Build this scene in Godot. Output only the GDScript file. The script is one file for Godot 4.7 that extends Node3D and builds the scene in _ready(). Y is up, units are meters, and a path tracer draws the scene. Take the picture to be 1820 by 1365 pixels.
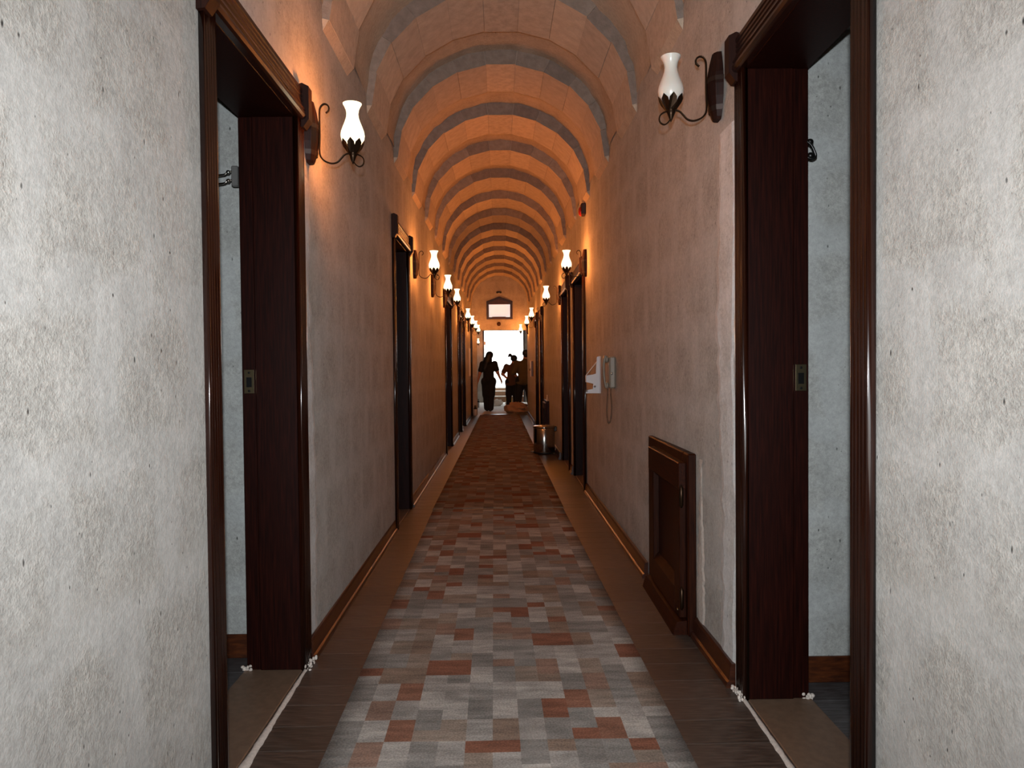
extends Node3D
# A long vaulted plaster corridor with dark wood doorways, oil-lamp sconces and a patchwork runner.

const AL := -0.815   # left wall: x = AL + BL * s, s = distance from the camera along the corridor
const BL := 0.0045
const AR := 0.892
const BR := -0.0097
const LAMP := 0.42
const FLASH := 7.5
const SKY := 4.6
const THICK := 0.22
const SPRING := 2.87
const END_S := 18.9

var used := {}
var M := {}
var rng := RandomNumberGenerator.new()
var proto_sconce: Node3D

func xl(s: float) -> float: return AL + BL * s
func xr(s: float) -> float: return AR + BR * s

func _ready():
	rng.seed = 20
	# camera
	var cam := Camera3D.new()
	cam.name = "camera"
	cam.fov = rad_to_deg(2.0 * atan(682.5 / 1300.0))
	cam.position = Vector3(0, 1.2, 0)
	cam.rotation = Vector3(-0.0213, -0.0156, -0.0095)
	cam.near = 0.05
	cam.far = 200.0
	cam.current = true
	add_child(cam)
	# overcast white daylight outside
	var we := WorldEnvironment.new()
	we.name = "environment"
	var e := Environment.new()
	e.background_mode = Environment.BG_SKY
	var sm := ProceduralSkyMaterial.new()
	sm.sky_top_color = Color(0.93, 0.97, 1.0)
	sm.sky_horizon_color = Color(1.0, 0.99, 0.97)
	sm.ground_horizon_color = Color(0.97, 0.96, 0.94)
	sm.ground_bottom_color = Color(0.80, 0.79, 0.77)
	sm.energy_multiplier = SKY
	e.sky = Sky.new()
	e.sky.sky_material = sm
	e.tonemap_mode = Environment.TONE_MAPPER_LINEAR
	e.tonemap_exposure = 1.0
	e.sdfgi_enabled = true
	e.ssao_enabled = true
	e.ssil_enabled = true
	we.environment = e
	add_child(we)
	# the camera's own flash, just above the lens
	var fl := SpotLight3D.new()
	fl.name = "camera_flash"
	fl.position = Vector3(0.0, 1.34, 0.02)
	fl.light_color = Color(0.96, 0.98, 1.0)
	fl.light_energy = FLASH
	fl.spot_angle = 58.0
	fl.spot_angle_attenuation = 1.0
	fl.spot_range = 40.0
	fl.spot_attenuation = 2.0
	fl.light_size = 0.02
	fl.shadow_enabled = true
	add_child(fl)
	make_materials()
	# the shell
	var DL := [[2.09, 2.91, 2.2, false], [5.50, 6.26, 2.2, true], [10.28, 11.30, 2.16, true], [13.04, 13.86, 2.16, true], [14.42, 15.26, 2.16, true], [18.05, 18.70, 2.16, true]]
	var DR := [[1.77, 2.585, 2.25, false], [7.10, 8.10, 2.12, true], [8.51, 9.46, 2.12, true], [13.02, 13.82, 2.15, true], [14.46, 15.26, 2.15, true]]
	var wl := side_wall(-1, "wall_left", DL, "long plastered corridor wall with the nearest glowing lamp")
	var wr := side_wall(1, "wall_right", DR, "long plastered corridor wall with the telephone and the unlit lamp")
	patch(wl, -1, 3.0, 3.16, 0.1, 2.0, 0.0035, 3, M.fresh_plaster)
	patch(wr, 1, 2.672, 2.90, 0.09, 2.1, 0.0045, 8, M.fresh_plaster)
	patch(wr, 1, 3.09, 3.203, 0.09, 0.80, 0.004, 4, M.mortar, "mortar_edge", 0.025)
	build_floor()
	build_vault()
	build_end()
	build_rear()
	build_rooms()
	var ln := ["open dark wooden doorway below the nearest glowing lamp", "closed narrow dark doorway with the second glowing lamp beside its head", "third doorway along the wall without the telephone", "fourth doorway along the wall without the telephone", "fifth doorway along the wall without the telephone", "last dark doorway beside the white notice"]
	for i in DL.size(): doorway(i + 1, -1, DL[i][0], DL[i][1], DL[i][2], DL[i][3], ln[i], i == 0)
	var rn := ["wider open dark doorway beside the unlit lamp", "closed dark doorway just past the white bracket", "closed dark doorway behind the steel bin's near side", "dark doorway beyond the second access door", "last dark doorway on the wall with the telephone"]
	for i in DR.size(): doorway(i + 11, 1, DR[i][0], DR[i][1], DR[i][2], DR[i][3], rn[i], i == 0)
	var lb := [[-1.5, 2.0], [3.0, 5.41], [6.35, 10.18], [11.4, 12.94], [13.96, 14.32], [15.36, 17.95]]
	for i in lb.size(): baseboard(-1, lb[i][0], lb[i][1], ["brown baseboard before the nearest left doorway", "brown baseboard between the open and the closed narrow doorway", "glossy baseboard beyond the closed narrow doorway", "baseboard between the third and fourth doorways", "short baseboard between the fourth and fifth doorways", "last baseboard below the white notice"][i])
	var rb := [[-1.5, 1.66], [2.69, 3.2], [4.12, 7.0], [8.20, 8.41], [9.56, 11.7], [12.7, 12.92], [13.92, 14.36], [15.36, 18.85]]
	for i in rb.size(): baseboard(1, rb[i][0], rb[i][1], ["brown baseboard before the wider open doorway", "short brown baseboard between the wider doorway and the small access door", "brown baseboard below the telephone", "stub of baseboard between the two closed doorways", "baseboard behind the steel bin", "stub of baseboard before the fourth doorway on the telephone wall", "stub of baseboard before the last doorway on the telephone wall", "last baseboard below the small wall box"][i])
	# lamps
	var L := [[3.105, 2.195, "lit glass wall lamp beside the head of the open doorway, largest glowing one"], [6.70, 2.155, "lit wall lamp just past the closed narrow doorway"], [8.35, 2.145, "lit wall lamp midway between the second and third doorways"], [9.98, 2.165, "lit wall lamp over the near edge of the third doorway"], [13.0, 2.145, "lit wall lamp over the near edge of the fourth doorway"], [14.85, 2.15, "lit wall lamp above the fifth doorway"], [16.7, 2.17, "lit wall lamp beyond the fifth doorway"], [18.3, 2.17, "farthest lit lamp on the wall with the white notice"]]
	for q in L: place_sconce(on_wall(-1, q[0], q[1]), q[2])
	var Rr := [[2.86, 2.285, "unlit milky glass wall lamp beside the wider open doorway"], [6.94, 2.19, "lit wall lamp above the white bracket and telephone"], [9.62, 2.155, "lit wall lamp at the far edge of the two closed doorways"], [13.3, 2.175, "lit wall lamp beyond the steel bin"], [15.2, 2.165, "lit wall lamp at the last doorway of the telephone wall"], [18.55, 2.19, "farthest lit lamp on the telephone wall, against the bright doorway"]]
	for i in Rr.size(): place_sconce(on_wall(1, Rr[i][0], Rr[i][1]), Rr[i][2], i > 0)
	place_sconce(Transform3D(Basis(Vector3.UP, PI / 2), Vector3(-0.95, 2.12, -25.3)), "lit lamp in the vestibule beyond the end doorway")
	# things
	access_door(3.66, "low wooden access door with a recessed panel, standing on the floor below the telephone wall")
	var far_door := access_door(12.2, "far low access door beyond the steel bin, tiny in the distance")
	far_door.scale = Vector3(1, 0.82, 1)
	build_small_fittings()
	build_guards()
	build_wall_things()
	build_floor_things()
	build_people()

# ---------------------------------------------------------------- mesh builder
class MB:
	var st := SurfaceTool.new()
	var uvs := false
	func _init(smooth := false):
		st.begin(Mesh.PRIMITIVE_TRIANGLES)
		st.set_smooth_group(0 if smooth else -1)
	func smooth(on: bool):
		st.set_smooth_group(0 if on else -1)
	# a, b, c counter-clockwise as seen from outside
	func tri(a: Vector3, b: Vector3, c: Vector3):
		st.add_vertex(a); st.add_vertex(c); st.add_vertex(b)
	func quad(a: Vector3, b: Vector3, c: Vector3, d: Vector3):
		tri(a, b, c); tri(a, c, d)
	func quv(a, b, c, d, ua, ub, uc, ud):
		for k in [[a, ua], [c, uc], [b, ub], [a, ua], [d, ud], [c, uc]]:
			st.set_uv(k[1]); st.add_vertex(k[0])
	# chamfered box
	func box(lo: Vector3, hi: Vector3, ch := 0.0, t := Transform3D.IDENTITY):
		var c := minf(ch, minf(hi.x - lo.x, minf(hi.y - lo.y, hi.z - lo.z)) * 0.45)
		var mid := (lo + hi) * 0.5
		var h := (hi - lo) * 0.5
		if c <= 0.0:
			for ax in 3:
				for sg in [-1.0, 1.0]:
					var u := (ax + 1) % 3
					var v := (ax + 2) % 3
					var p := []
					for q in [[-1, -1], [1, -1], [1, 1], [-1, 1]]:
						var w := Vector3.ZERO
						w[ax] = sg * h[ax]; w[u] = q[0] * h[u] * sg; w[v] = q[1] * h[v]
						p.append(t * (mid + w))
					quad(p[0], p[1], p[2], p[3])
			return
		var pt := func(sx, sy, sz, ax) -> Vector3:
			var s := Vector3(sx, sy, sz)
			var w := s * (h - Vector3(c, c, c))
			w[ax] = s[ax] * h[ax]
			return t * (mid + w)
		for ax in 3:
			var u := (ax + 1) % 3
			var v := (ax + 2) % 3
			for sg in [-1.0, 1.0]:
				var p := []
				for q in [[-1, -1], [1, -1], [1, 1], [-1, 1]]:
					var s := Vector3.ZERO
					s[ax] = sg; s[u] = q[0] * sg; s[v] = q[1]
					p.append(pt.call(s.x, s.y, s.z, ax))
				quad(p[0], p[1], p[2], p[3])
			# edges parallel to ax
			for su in [-1.0, 1.0]:
				for sv in [-1.0, 1.0]:
					var a := Vector3.ZERO
					var b := Vector3.ZERO
					a[ax] = -1; a[u] = su; a[v] = sv
					b[ax] = 1; b[u] = su; b[v] = sv
					var p0 = pt.call(a.x, a.y, a.z, u)
					var p1 = pt.call(b.x, b.y, b.z, u)
					var p2 = pt.call(b.x, b.y, b.z, v)
					var p3 = pt.call(a.x, a.y, a.z, v)
					if su * sv > 0:
						quad(p0, p3, p2, p1)
					else:
						quad(p0, p1, p2, p3)
		for sx in [-1.0, 1.0]:
			for sy in [-1.0, 1.0]:
				for sz in [-1.0, 1.0]:
					var a = pt.call(sx, sy, sz, 0)
					var b = pt.call(sx, sy, sz, 1)
					var d = pt.call(sx, sy, sz, 2)
					if sx * sy * sz > 0:
						tri(a, b, d)
					else:
						tri(a, d, b)
	# polygon (counter-clockwise in the plane of e1, e2) pushed along e1 x e2 by length
	func prism(poly: PackedVector2Array, o: Vector3, e1: Vector3, e2: Vector3, length: float, caps := true):
		var n := e1.cross(e2).normalized() * length
		var k := poly.size()
		for i in k:
			var p := o + e1 * poly[i].x + e2 * poly[i].y
			var q := o + e1 * poly[(i + 1) % k].x + e2 * poly[(i + 1) % k].y
			quad(p, q, q + n, p + n)
		if caps:
			var ix := Geometry2D.triangulate_polygon(poly)
			for i in range(0, ix.size(), 3):
				var a := poly[ix[i]]
				var b := poly[ix[i + 1]]
				var c := poly[ix[i + 2]]
				if (b - a).cross(c - a) < 0:
					var sw := b; b = c; c = sw
				var pa := o + e1 * a.x + e2 * a.y
				var pb := o + e1 * b.x + e2 * b.y
				var pc := o + e1 * c.x + e2 * c.y
				tri(pa, pc, pb)
				tri(pa + n, pb + n, pc + n)
	# profile of (radius, height) turned round the y axis, going up on the outside
	func lathe(prof: PackedVector2Array, seg := 24, t := Transform3D.IDENTITY, depth := 1.0):
		for i in prof.size() - 1:
			for j in seg:
				var a0 := TAU * j / seg
				var a1 := TAU * (j + 1) / seg
				var p := prof[i]
				var q := prof[i + 1]
				var v0 := t * Vector3(p.x * cos(a0), p.y, -p.x * sin(a0) * depth)
				var v1 := t * Vector3(p.x * cos(a1), p.y, -p.x * sin(a1) * depth)
				var w0 := t * Vector3(q.x * cos(a0), q.y, -q.x * sin(a0) * depth)
				var w1 := t * Vector3(q.x * cos(a1), q.y, -q.x * sin(a1) * depth)
				if p.x > 1e-5: tri(v0, v1, w1)
				if q.x > 1e-5: tri(v0, w1, w0)
	# flat or round bar swept along points; ru: half size in the curve's plane, rv: half size along side
	func sweep(pts: PackedVector3Array, ru: float, rv: float, side: Vector3, seg := 8, taper_end := 1.0):
		var rings := []
		var n := pts.size()
		for i in n:
			var tn := (pts[mini(i + 1, n - 1)] - pts[maxi(i - 1, 0)]).normalized()
			var s := (side - tn * side.dot(tn)).normalized()
			var u := s.cross(tn)
			var k := lerpf(1.0, taper_end, maxf(0.0, float(i) / (n - 1) * 3.0 - 2.0))
			var ring := []
			for j in seg:
				var a := TAU * (j + 0.5) / seg
				ring.append(pts[i] + u * cos(a) * ru * k + s * sin(a) * rv)
			rings.append(ring)
		for i in n - 1:
			for j in seg:
				var j1 := (j + 1) % seg
				quad(rings[i][j], rings[i][j1], rings[i + 1][j1], rings[i + 1][j])
		for j in range(1, seg - 1):
			tri(rings[0][0], rings[0][j + 1], rings[0][j])
			tri(rings[n - 1][0], rings[n - 1][j], rings[n - 1][j + 1])
	func ball(c: Vector3, r: Vector3, seg := 14):
		var pr := PackedVector2Array()
		for i in seg / 2 + 1:
			var a := -PI / 2 + PI * i / (seg / 2)
			pr.append(Vector2(cos(a), sin(a)))
		pr[0].x = 0.0; pr[pr.size() - 1].x = 0.0
		lathe(pr, seg, Transform3D(Basis.from_scale(r), c))
	func done(index := true, onto: ArrayMesh = null, m: Material = null) -> ArrayMesh:
		st.generate_normals()
		if index: st.index()
		if m: st.set_material(m)
		return st.commit(onto)

# ---------------------------------------------------------------- scene helpers
func numbered(n: String) -> String:
	var k: int = used.get(n, 0)
	used[n] = k + 1
	return n if k == 0 else "%s_%03d" % [n, k]

func tag(o: Node, label := "", category := "", group := "", kind := "") -> Node:
	if label: o.set_meta("label", label)
	if category: o.set_meta("category", category)
	if group: o.set_meta("group", group)
	if kind: o.set_meta("kind", kind)
	return o

func thing(called: String, t: Transform3D, label: String, category: String, group := "", kind := "") -> Node3D:
	var o := Node3D.new()
	o.name = numbered(called)
	o.transform = t
	add_child(o)
	tag(o, label, category, group, kind)
	return o

func part(called: String, mesh: Mesh, m: Material, parent: Node = null) -> MeshInstance3D:
	var o := MeshInstance3D.new()
	o.mesh = mesh
	if m: o.material_override = m
	if parent:
		o.name = called
		parent.add_child(o, true)
	else:
		o.name = numbered(called)
		add_child(o)
	return o

# local frame on a side wall: +z out of the wall, +y up; x runs deeper on the left wall, nearer on the right one
func on_wall(side: int, s: float, y: float) -> Transform3D:
	var x := xl(s) if side < 0 else xr(s)
	var z := Vector3(1, 0, BL).normalized() if side < 0 else Vector3(-1, 0, BR).normalized()
	return Transform3D(Basis(Vector3.UP.cross(z), Vector3.UP, z), Vector3(x, y, -s))

func P2(a: Array) -> PackedVector2Array:
	var r := PackedVector2Array()
	for i in range(0, a.size(), 2): r.append(Vector2(a[i], a[i + 1]))
	return r

func smooth_path(pts: PackedVector3Array, step := 0.006) -> PackedVector3Array:
	var c := Curve3D.new()
	c.bake_interval = step
	for i in pts.size():
		var a := pts[maxi(i - 1, 0)]
		var b := pts[mini(i + 1, pts.size() - 1)]
		var tn := (b - a) / 6.0
		c.add_point(pts[i], -tn, tn)
	return c.get_baked_points()

# ---------------------------------------------------------------- textures
func noise_image(size: Vector2i, freq: float, seed_: int, octaves := 4, type := FastNoiseLite.TYPE_SIMPLEX_SMOOTH, gain := 0.5) -> PackedByteArray:
	var n := FastNoiseLite.new()
	n.noise_type = type
	n.seed = seed_
	n.frequency = freq
	n.fractal_type = FastNoiseLite.FRACTAL_FBM if octaves > 1 else FastNoiseLite.FRACTAL_NONE
	n.fractal_octaves = octaves
	n.fractal_gain = gain
	var im := n.get_seamless_image(size.x, size.y, false, false, 0.12, true)
	im.convert(Image.FORMAT_L8)
	return im.get_data()

func up(data: PackedByteArray, from: Vector2i, to: Vector2i) -> PackedByteArray:
	var im := Image.create_from_data(from.x, from.y, false, Image.FORMAT_L8, data)
	im.resize(to.x, to.y, Image.INTERPOLATE_CUBIC)
	return im.get_data()

func tex(im: Image) -> ImageTexture:
	return ImageTexture.create_from_image(im)

func plaster_textures() -> Array:
	var n := 1536
	var size := Vector2i(n, n)
	var small := Vector2i(384, 384)
	var blot := up(noise_image(small, 0.011, 3, 5, FastNoiseLite.TYPE_SIMPLEX_SMOOTH, 0.58), small, size)
	var blot2 := up(noise_image(small, 0.024, 14, 4), small, size)
	var streak := up(noise_image(Vector2i(768, 96), 0.03, 8, 4), Vector2i(768, 96), size)
	var grain := noise_image(size, 0.03, 21, 5, FastNoiseLite.TYPE_SIMPLEX, 0.97)
	var lump := noise_image(Vector2i(768, 768), 0.035, 5, 3)
	lump = up(lump, Vector2i(768, 768), size)
	var col := PackedByteArray()
	col.resize(n * n * 3)
	var hgt := PackedByteArray()
	hgt.resize(n * n)
	var ramp := PackedFloat32Array()
	ramp.resize(256)
	for i in 256: ramp[i] = smoothstep(0.33, 0.67, i / 255.0)
	# worn limewash: thicker over the joints of the courses, thin over the rough blocks
	var joint := PackedFloat32Array()
	joint.resize(256)
	for i in 256: joint[i] = 0.75 * (1.0 - smoothstep(30.0, 75.0, float(i)))
	var course := n / 5
	var block := n / 4
	for i in n * n:
		var y := i / n
		var row := y / course
		var dy := y - row * course
		dy = mini(dy, course - dy)
		var dx := (i - y * n + row * 157) % block
		dx = mini(dx, block - dx)
		var b := minf(1.0, ramp[blot[i]] * 0.55 + joint[clampi(mini(dx, dy) + (blot2[i] - 128) / 3 + 10, 0, 255)])
		var v := 0.846 + 0.06 * b + (blot2[i] - 128) * 0.00032 + (streak[i] - 128) * 0.00014 + (grain[i] - 128) * (0.00105 - 0.00045 * b)
		var q := 255.0 * v
		col[i * 3] = clampi(int(q * 0.950), 0, 255)
		col[i * 3 + 1] = clampi(int(q * (0.938 + 0.008 * b)), 0, 255)
		col[i * 3 + 2] = clampi(int(q * (0.920 + 0.020 * b)), 0, 255)
		hgt[i] = clampi(int(118.0 + (grain[i] - 128) * (0.75 - 0.35 * b) + (lump[i] - 128) * 0.30 + (streak[i] - 128) * 0.08), 0, 255)
	# pits and scratches
	var r := RandomNumberGenerator.new()
	r.seed = 77
	for k in 330:
		var cx := r.randi_range(4, n - 5)
		var cy := r.randi_range(8, n - 9)
		var rx := 0.7 + 1.9 * pow(r.randf(), 2.5)
		var ry := rx * r.randf_range(1.0, 2.6)
		var deep := r.randf_range(0.25, 0.75)
		for y in range(cy - 7, cy + 8):
			for x in range(cx - 4, cx + 5):
				var d := Vector2((x - cx) / rx, (y - cy) / ry).length()
				if d < 1.3:
					var w := clampf(1.3 - d, 0.0, 1.0)
					var i := y * n + x
					hgt[i] = int(hgt[i] * (1.0 - 0.8 * w))
					for ch in 3: col[i * 3 + ch] = int(col[i * 3 + ch] * (1.0 - deep * w))
	return [tex(Image.create_from_data(n, n, false, Image.FORMAT_RGB8, col)), tex(Image.create_from_data(n, n, false, Image.FORMAT_L8, hgt))]

func ramp_texture(w: int, h: int, freq: float, seed_: int, octaves: int, dark: Color, light: Color, gain := 0.55) -> ImageTexture:
	var d := noise_image(Vector2i(w, h), freq, seed_, octaves, FastNoiseLite.TYPE_SIMPLEX_SMOOTH, gain)
	var col := PackedByteArray()
	col.resize(w * h * 3)
	for i in w * h:
		var c := dark.lerp(light, d[i] / 255.0)
		col[i * 3] = int(c.r * 255); col[i * 3 + 1] = int(c.g * 255); col[i * 3 + 2] = int(c.b * 255)
	return tex(Image.create_from_data(w, h, false, Image.FORMAT_RGB8, col))

func carpet_texture() -> Array:
	# 13 columns of 0.087 m by 32 half patches of 0.0725 m
	var cw := 60
	var chh := 50
	var nc := 13
	var nr := 32
	var w := cw * nc
	var h := chh * nr
	var r := RandomNumberGenerator.new()
	r.seed = 5
	var pal := [Color8(196, 190, 182), Color8(180, 174, 167), Color8(162, 158, 152), Color8(154, 149, 143), Color8(168, 152, 138), Color8(158, 136, 120), Color8(152, 104, 84), Color8(158, 114, 94), Color8(166, 136, 120)]
	var weight := [5, 6, 5, 4, 4, 3, 3, 2, 2]
	var bag := []
	for i in pal.size():
		for k in weight[i]: bag.append(i)
	var cell := []
	cell.resize(nc * nr)
	cell.fill(-1)
	for c in nc:
		var row := 0
		while row < nr:
			var tall := 2 if r.randf() < 0.8 else 1
			if row + tall > nr: tall = 1
			var pick: int = bag[r.randi() % bag.size()]
			if row > 0 and pick == cell[c * nr + row - 1]: pick = bag[r.randi() % bag.size()]
			if c > 0 and pick == cell[(c - 1) * nr + row]: pick = bag[r.randi() % bag.size()]
			# touching reds are rare
			if pick >= 6 and row > 0 and cell[c * nr + row - 1] >= 6: pick = r.randi() % 4
			if pick >= 6 and c > 0 and cell[(c - 1) * nr + row] >= 6 and r.randf() < 0.6: pick = r.randi() % 4
			for k in tall:
				if cell[c * nr + row + k] < 0: cell[c * nr + row + k] = pick
			if c + 1 < nc and r.randf() < 0.1:
				for k in tall: cell[(c + 1) * nr + row + k] = pick
			row += tall
	var streak := up(noise_image(Vector2i(96, 800), 0.045, 31, 4, FastNoiseLite.TYPE_SIMPLEX_SMOOTH, 0.65), Vector2i(96, 800), Vector2i(w, h))
	var fine := noise_image(Vector2i(w, h), 0.16, 9, 2)
	var worn := up(noise_image(Vector2i(96, 192), 0.03, 44, 4), Vector2i(96, 192), Vector2i(w, h))
	var col := PackedByteArray()
	col.resize(w * h * 3)
	var hg := PackedByteArray()
	hg.resize(w * h)
	for y in h:
		var ry := y / chh
		for c in nc:
			var base: Color = pal[cell[c * nr + ry]]
			for x in range(c * cw, (c + 1) * cw):
				var i := y * w + x
				var s := (streak[i] - 128) / 128.0
				var v := 0.94 + 0.15 * s + (fine[i] - 128) * 0.0011 + (worn[i] - 128) * 0.0004
				col[i * 3] = clampi(int(base.r * 255.0 * v), 0, 255)
				col[i * 3 + 1] = clampi(int(base.g * 255.0 * v), 0, 255)
				col[i * 3 + 2] = clampi(int(base.b * 255.0 * v), 0, 255)
				hg[i] = clampi(int(128 + s * 50 + (fine[i] - 128) * 0.6), 0, 255)
	return [tex(Image.create_from_data(w, h, false, Image.FORMAT_RGB8, col)), tex(Image.create_from_data(w, h, false, Image.FORMAT_L8, hg))]

func mat(called: String, c: Color, rough := 0.7, metal := 0.0, t: Texture2D = null, scale := Vector3.ZERO, world := true) -> StandardMaterial3D:
	var m := StandardMaterial3D.new()
	m.resource_name = called
	m.albedo_color = c
	m.roughness = rough
	m.metallic = metal
	if t: m.albedo_texture = t
	if scale != Vector3.ZERO:
		m.uv1_triplanar = true
		m.uv1_world_triplanar = world
		m.uv1_scale = scale
	M[called] = m
	return m

func make_materials():
	var pl := plaster_textures()
	var tile := 1.0 / 1.7
	for d in [["plaster", Color(0.81, 0.80, 0.78), 0.0], ["vault_plaster", Color(0.84, 0.775, 0.70), 0.37], ["room_plaster", Color(0.73, 0.745, 0.74), 0.61], ["fresh_plaster", Color(0.93, 0.93, 0.925), 0.2]]:
		var m := mat(d[0], d[1], 0.92, 0.0, pl[0], Vector3(tile, tile, tile))
		m.uv1_offset = Vector3(d[2], d[2] * 0.7, d[2])
		m.heightmap_enabled = true
		m.heightmap_texture = pl[1]
		m.heightmap_scale = 0.25
		m.metallic_specular = 0.3
	var st := ramp_texture(512, 512, 0.02, 51, 5, Color(0.84, 0.83, 0.82), Color(1, 1, 1), 0.6)
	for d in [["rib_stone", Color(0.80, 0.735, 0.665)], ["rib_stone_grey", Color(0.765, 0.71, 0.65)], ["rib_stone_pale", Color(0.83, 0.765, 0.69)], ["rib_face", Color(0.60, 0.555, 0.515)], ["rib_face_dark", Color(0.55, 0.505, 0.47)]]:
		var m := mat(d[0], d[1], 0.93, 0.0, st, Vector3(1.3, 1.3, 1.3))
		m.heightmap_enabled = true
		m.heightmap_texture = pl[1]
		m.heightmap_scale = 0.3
	var grain := ramp_texture(512, 256, 0.03, 61, 5, Color(0.45, 0.38, 0.34), Color(1, 1, 1), 0.62)
	for d in [["wood", Color(0.185, 0.078, 0.038), 0.26, Vector3(7, 0.55, 7)], ["wood_across", Color(0.185, 0.078, 0.038), 0.26, Vector3(0.55, 7, 7)], ["wood_board", Color(0.30, 0.145, 0.07), 0.34, Vector3(0.5, 8, 8)], ["wood_light", Color(0.36, 0.18, 0.06), 0.4, Vector3(0.6, 6, 6)], ["wood_cabinet", Color(0.22, 0.095, 0.034), 0.45, Vector3(7, 0.6, 7)], ["wood_cabinet_across", Color(0.235, 0.10, 0.036), 0.45, Vector3(0.6, 7, 7)], ["wood_gloss", Color(0.185, 0.078, 0.038), 0.17, Vector3(7, 0.55, 7)], ["wood_black", Color(0.085, 0.045, 0.035), 0.5, Vector3(7, 0.55, 7)], ["wood_lining", Color(0.165, 0.048, 0.022), 0.46, Vector3(7, 0.55, 7)]]:
		var m := mat(d[0], d[1], d[2], 0.0, grain, d[3], false)
		m.clearcoat_enabled = true
		m.clearcoat = 0.12 if d[2] < 0.4 else 0.0
		m.clearcoat_roughness = 0.12
		if d[2] > 0.4: m.metallic_specular = 0.22
	var fl := ramp_texture(512, 512, 0.018, 71, 5, Color(0.55, 0.52, 0.5), Color(1, 1, 1), 0.6)
	for d in [["plank_a", Color(0.34, 0.288, 0.253)], ["plank_b", Color(0.315, 0.268, 0.237)], ["plank_c", Color(0.36, 0.305, 0.27)]]:
		mat(d[0], d[1], 0.42, 0.0, fl, Vector3(0.9, 2, 7))
	for d in [["room_floor", Color(0.36, 0.355, 0.36)], ["room_floor_b", Color(0.33, 0.325, 0.33)]]:
		mat(d[0], d[1], 0.45, 0.0, fl, Vector3(0.9, 2, 7))
	mat("threshold_stone", Color(0.45, 0.36, 0.29), 0.45, 0.0, st, Vector3(2.2, 2.2, 2.2))
	mat("step_stone", Color(0.60, 0.45, 0.34), 0.8, 0.0, st, Vector3(2, 2, 2))
	mat("pale_stone", Color(0.86, 0.83, 0.78), 0.8, 0.0, st, Vector3(1, 1, 1))
	mat("mortar", Color(0.83, 0.79, 0.75), 0.95, 0.0, st, Vector3(6, 6, 6))
	var cp := carpet_texture()
	var m := mat("carpet", Color(0.88, 0.875, 0.87), 0.95, 0.0, cp[0])
	m.heightmap_enabled = true
	m.heightmap_texture = cp[1]
	m.heightmap_scale = 0.12
	m.metallic_specular = 0.2
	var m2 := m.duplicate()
	m2.resource_name = "carpet_far_light_tint"
	m2.albedo_color = Color(0.74, 0.685, 0.625)  # warm light over the far length put into the carpet colour
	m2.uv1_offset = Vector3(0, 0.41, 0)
	M["carpet_far_light_tint"] = m2
	mat("band_metal", Color(0.16, 0.09, 0.05), 0.55, 0.4)
	mat("bronze", Color(0.20, 0.14, 0.09), 0.36, 0.85)
	mat("steel", Color(0.62, 0.61, 0.59), 0.18, 1.0)
	mat("dark_steel", Color(0.20, 0.20, 0.20), 0.3, 0.9)
	mat("brass", Color(0.72, 0.66, 0.52), 0.25, 1.0)
	mat("black_plastic", Color(0.05, 0.05, 0.05), 0.45)
	mat("grey_plastic", Color(0.50, 0.47, 0.42), 0.35)
	mat("phone_cord", Color(0.33, 0.29, 0.25), 0.5)
	mat("satin_metal", Color(0.45, 0.45, 0.44), 0.4, 0.5)
	mat("plate_wood", Color(0.20, 0.085, 0.045), 0.6, 0.0, grain, Vector3(7, 0.6, 7), false).metallic_specular = 0.3
	mat("white_metal", Color(0.78, 0.78, 0.79), 0.35)
	mat("red_lens", Color(0.62, 0.10, 0.05), 0.2)
	mat("alarm_case", Color(0.16, 0.05, 0.04), 0.4)
	mat("paper", Color(0.92, 0.91, 0.88), 0.7)
	mat("yellow", Color(0.95, 0.75, 0.08), 0.5)
	mat("sack", Color(0.72, 0.58, 0.45), 0.9, 0.0, st, Vector3(4, 4, 4), false)
	var ln := mat("linen", Color(0.95, 0.93, 0.91), 0.9)
	ln.backlight_enabled = true
	ln.backlight = Color(0.8, 0.78, 0.75)
	mat("skin", Color(0.72, 0.50, 0.39), 0.6)
	mat("hair", Color(0.045, 0.03, 0.025), 0.5)
	mat("black_cloth", Color(0.05, 0.05, 0.055), 0.9)
	mat("brown_cloth", Color(0.36, 0.24, 0.16), 0.9)
	mat("olive_cloth", Color(0.32, 0.27, 0.17), 0.9)
	mat("dark_trousers", Color(0.07, 0.07, 0.075), 0.9)
	mat("shoe", Color(0.06, 0.045, 0.04), 0.5)
	var g := mat("shade_unlit", Color(0.86, 0.83, 0.79), 0.3)
	g.subsurf_scatter_enabled = true
	g.subsurf_scatter_strength = 0.1
	var gl := mat("shade_lit", Color(0.95, 0.9, 0.8), 0.3)
	gl.emission_enabled = true
	gl.emission = Color(1.0, 0.93, 0.76)
	gl.emission_energy_multiplier = 1.9
	var fp := mat("frosted_pane", Color(0.98, 0.91, 0.82, 0.6), 0.2)
	fp.transparency = BaseMaterial3D.TRANSPARENCY_ALPHA

# ---------------------------------------------------------------- the shell
func wpt(side: int, s: float, y: float, d: float) -> Vector3:
	return Vector3(xl(s) - d, y, -s) if side < 0 else Vector3(xr(s) + d, y, -s)

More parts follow.
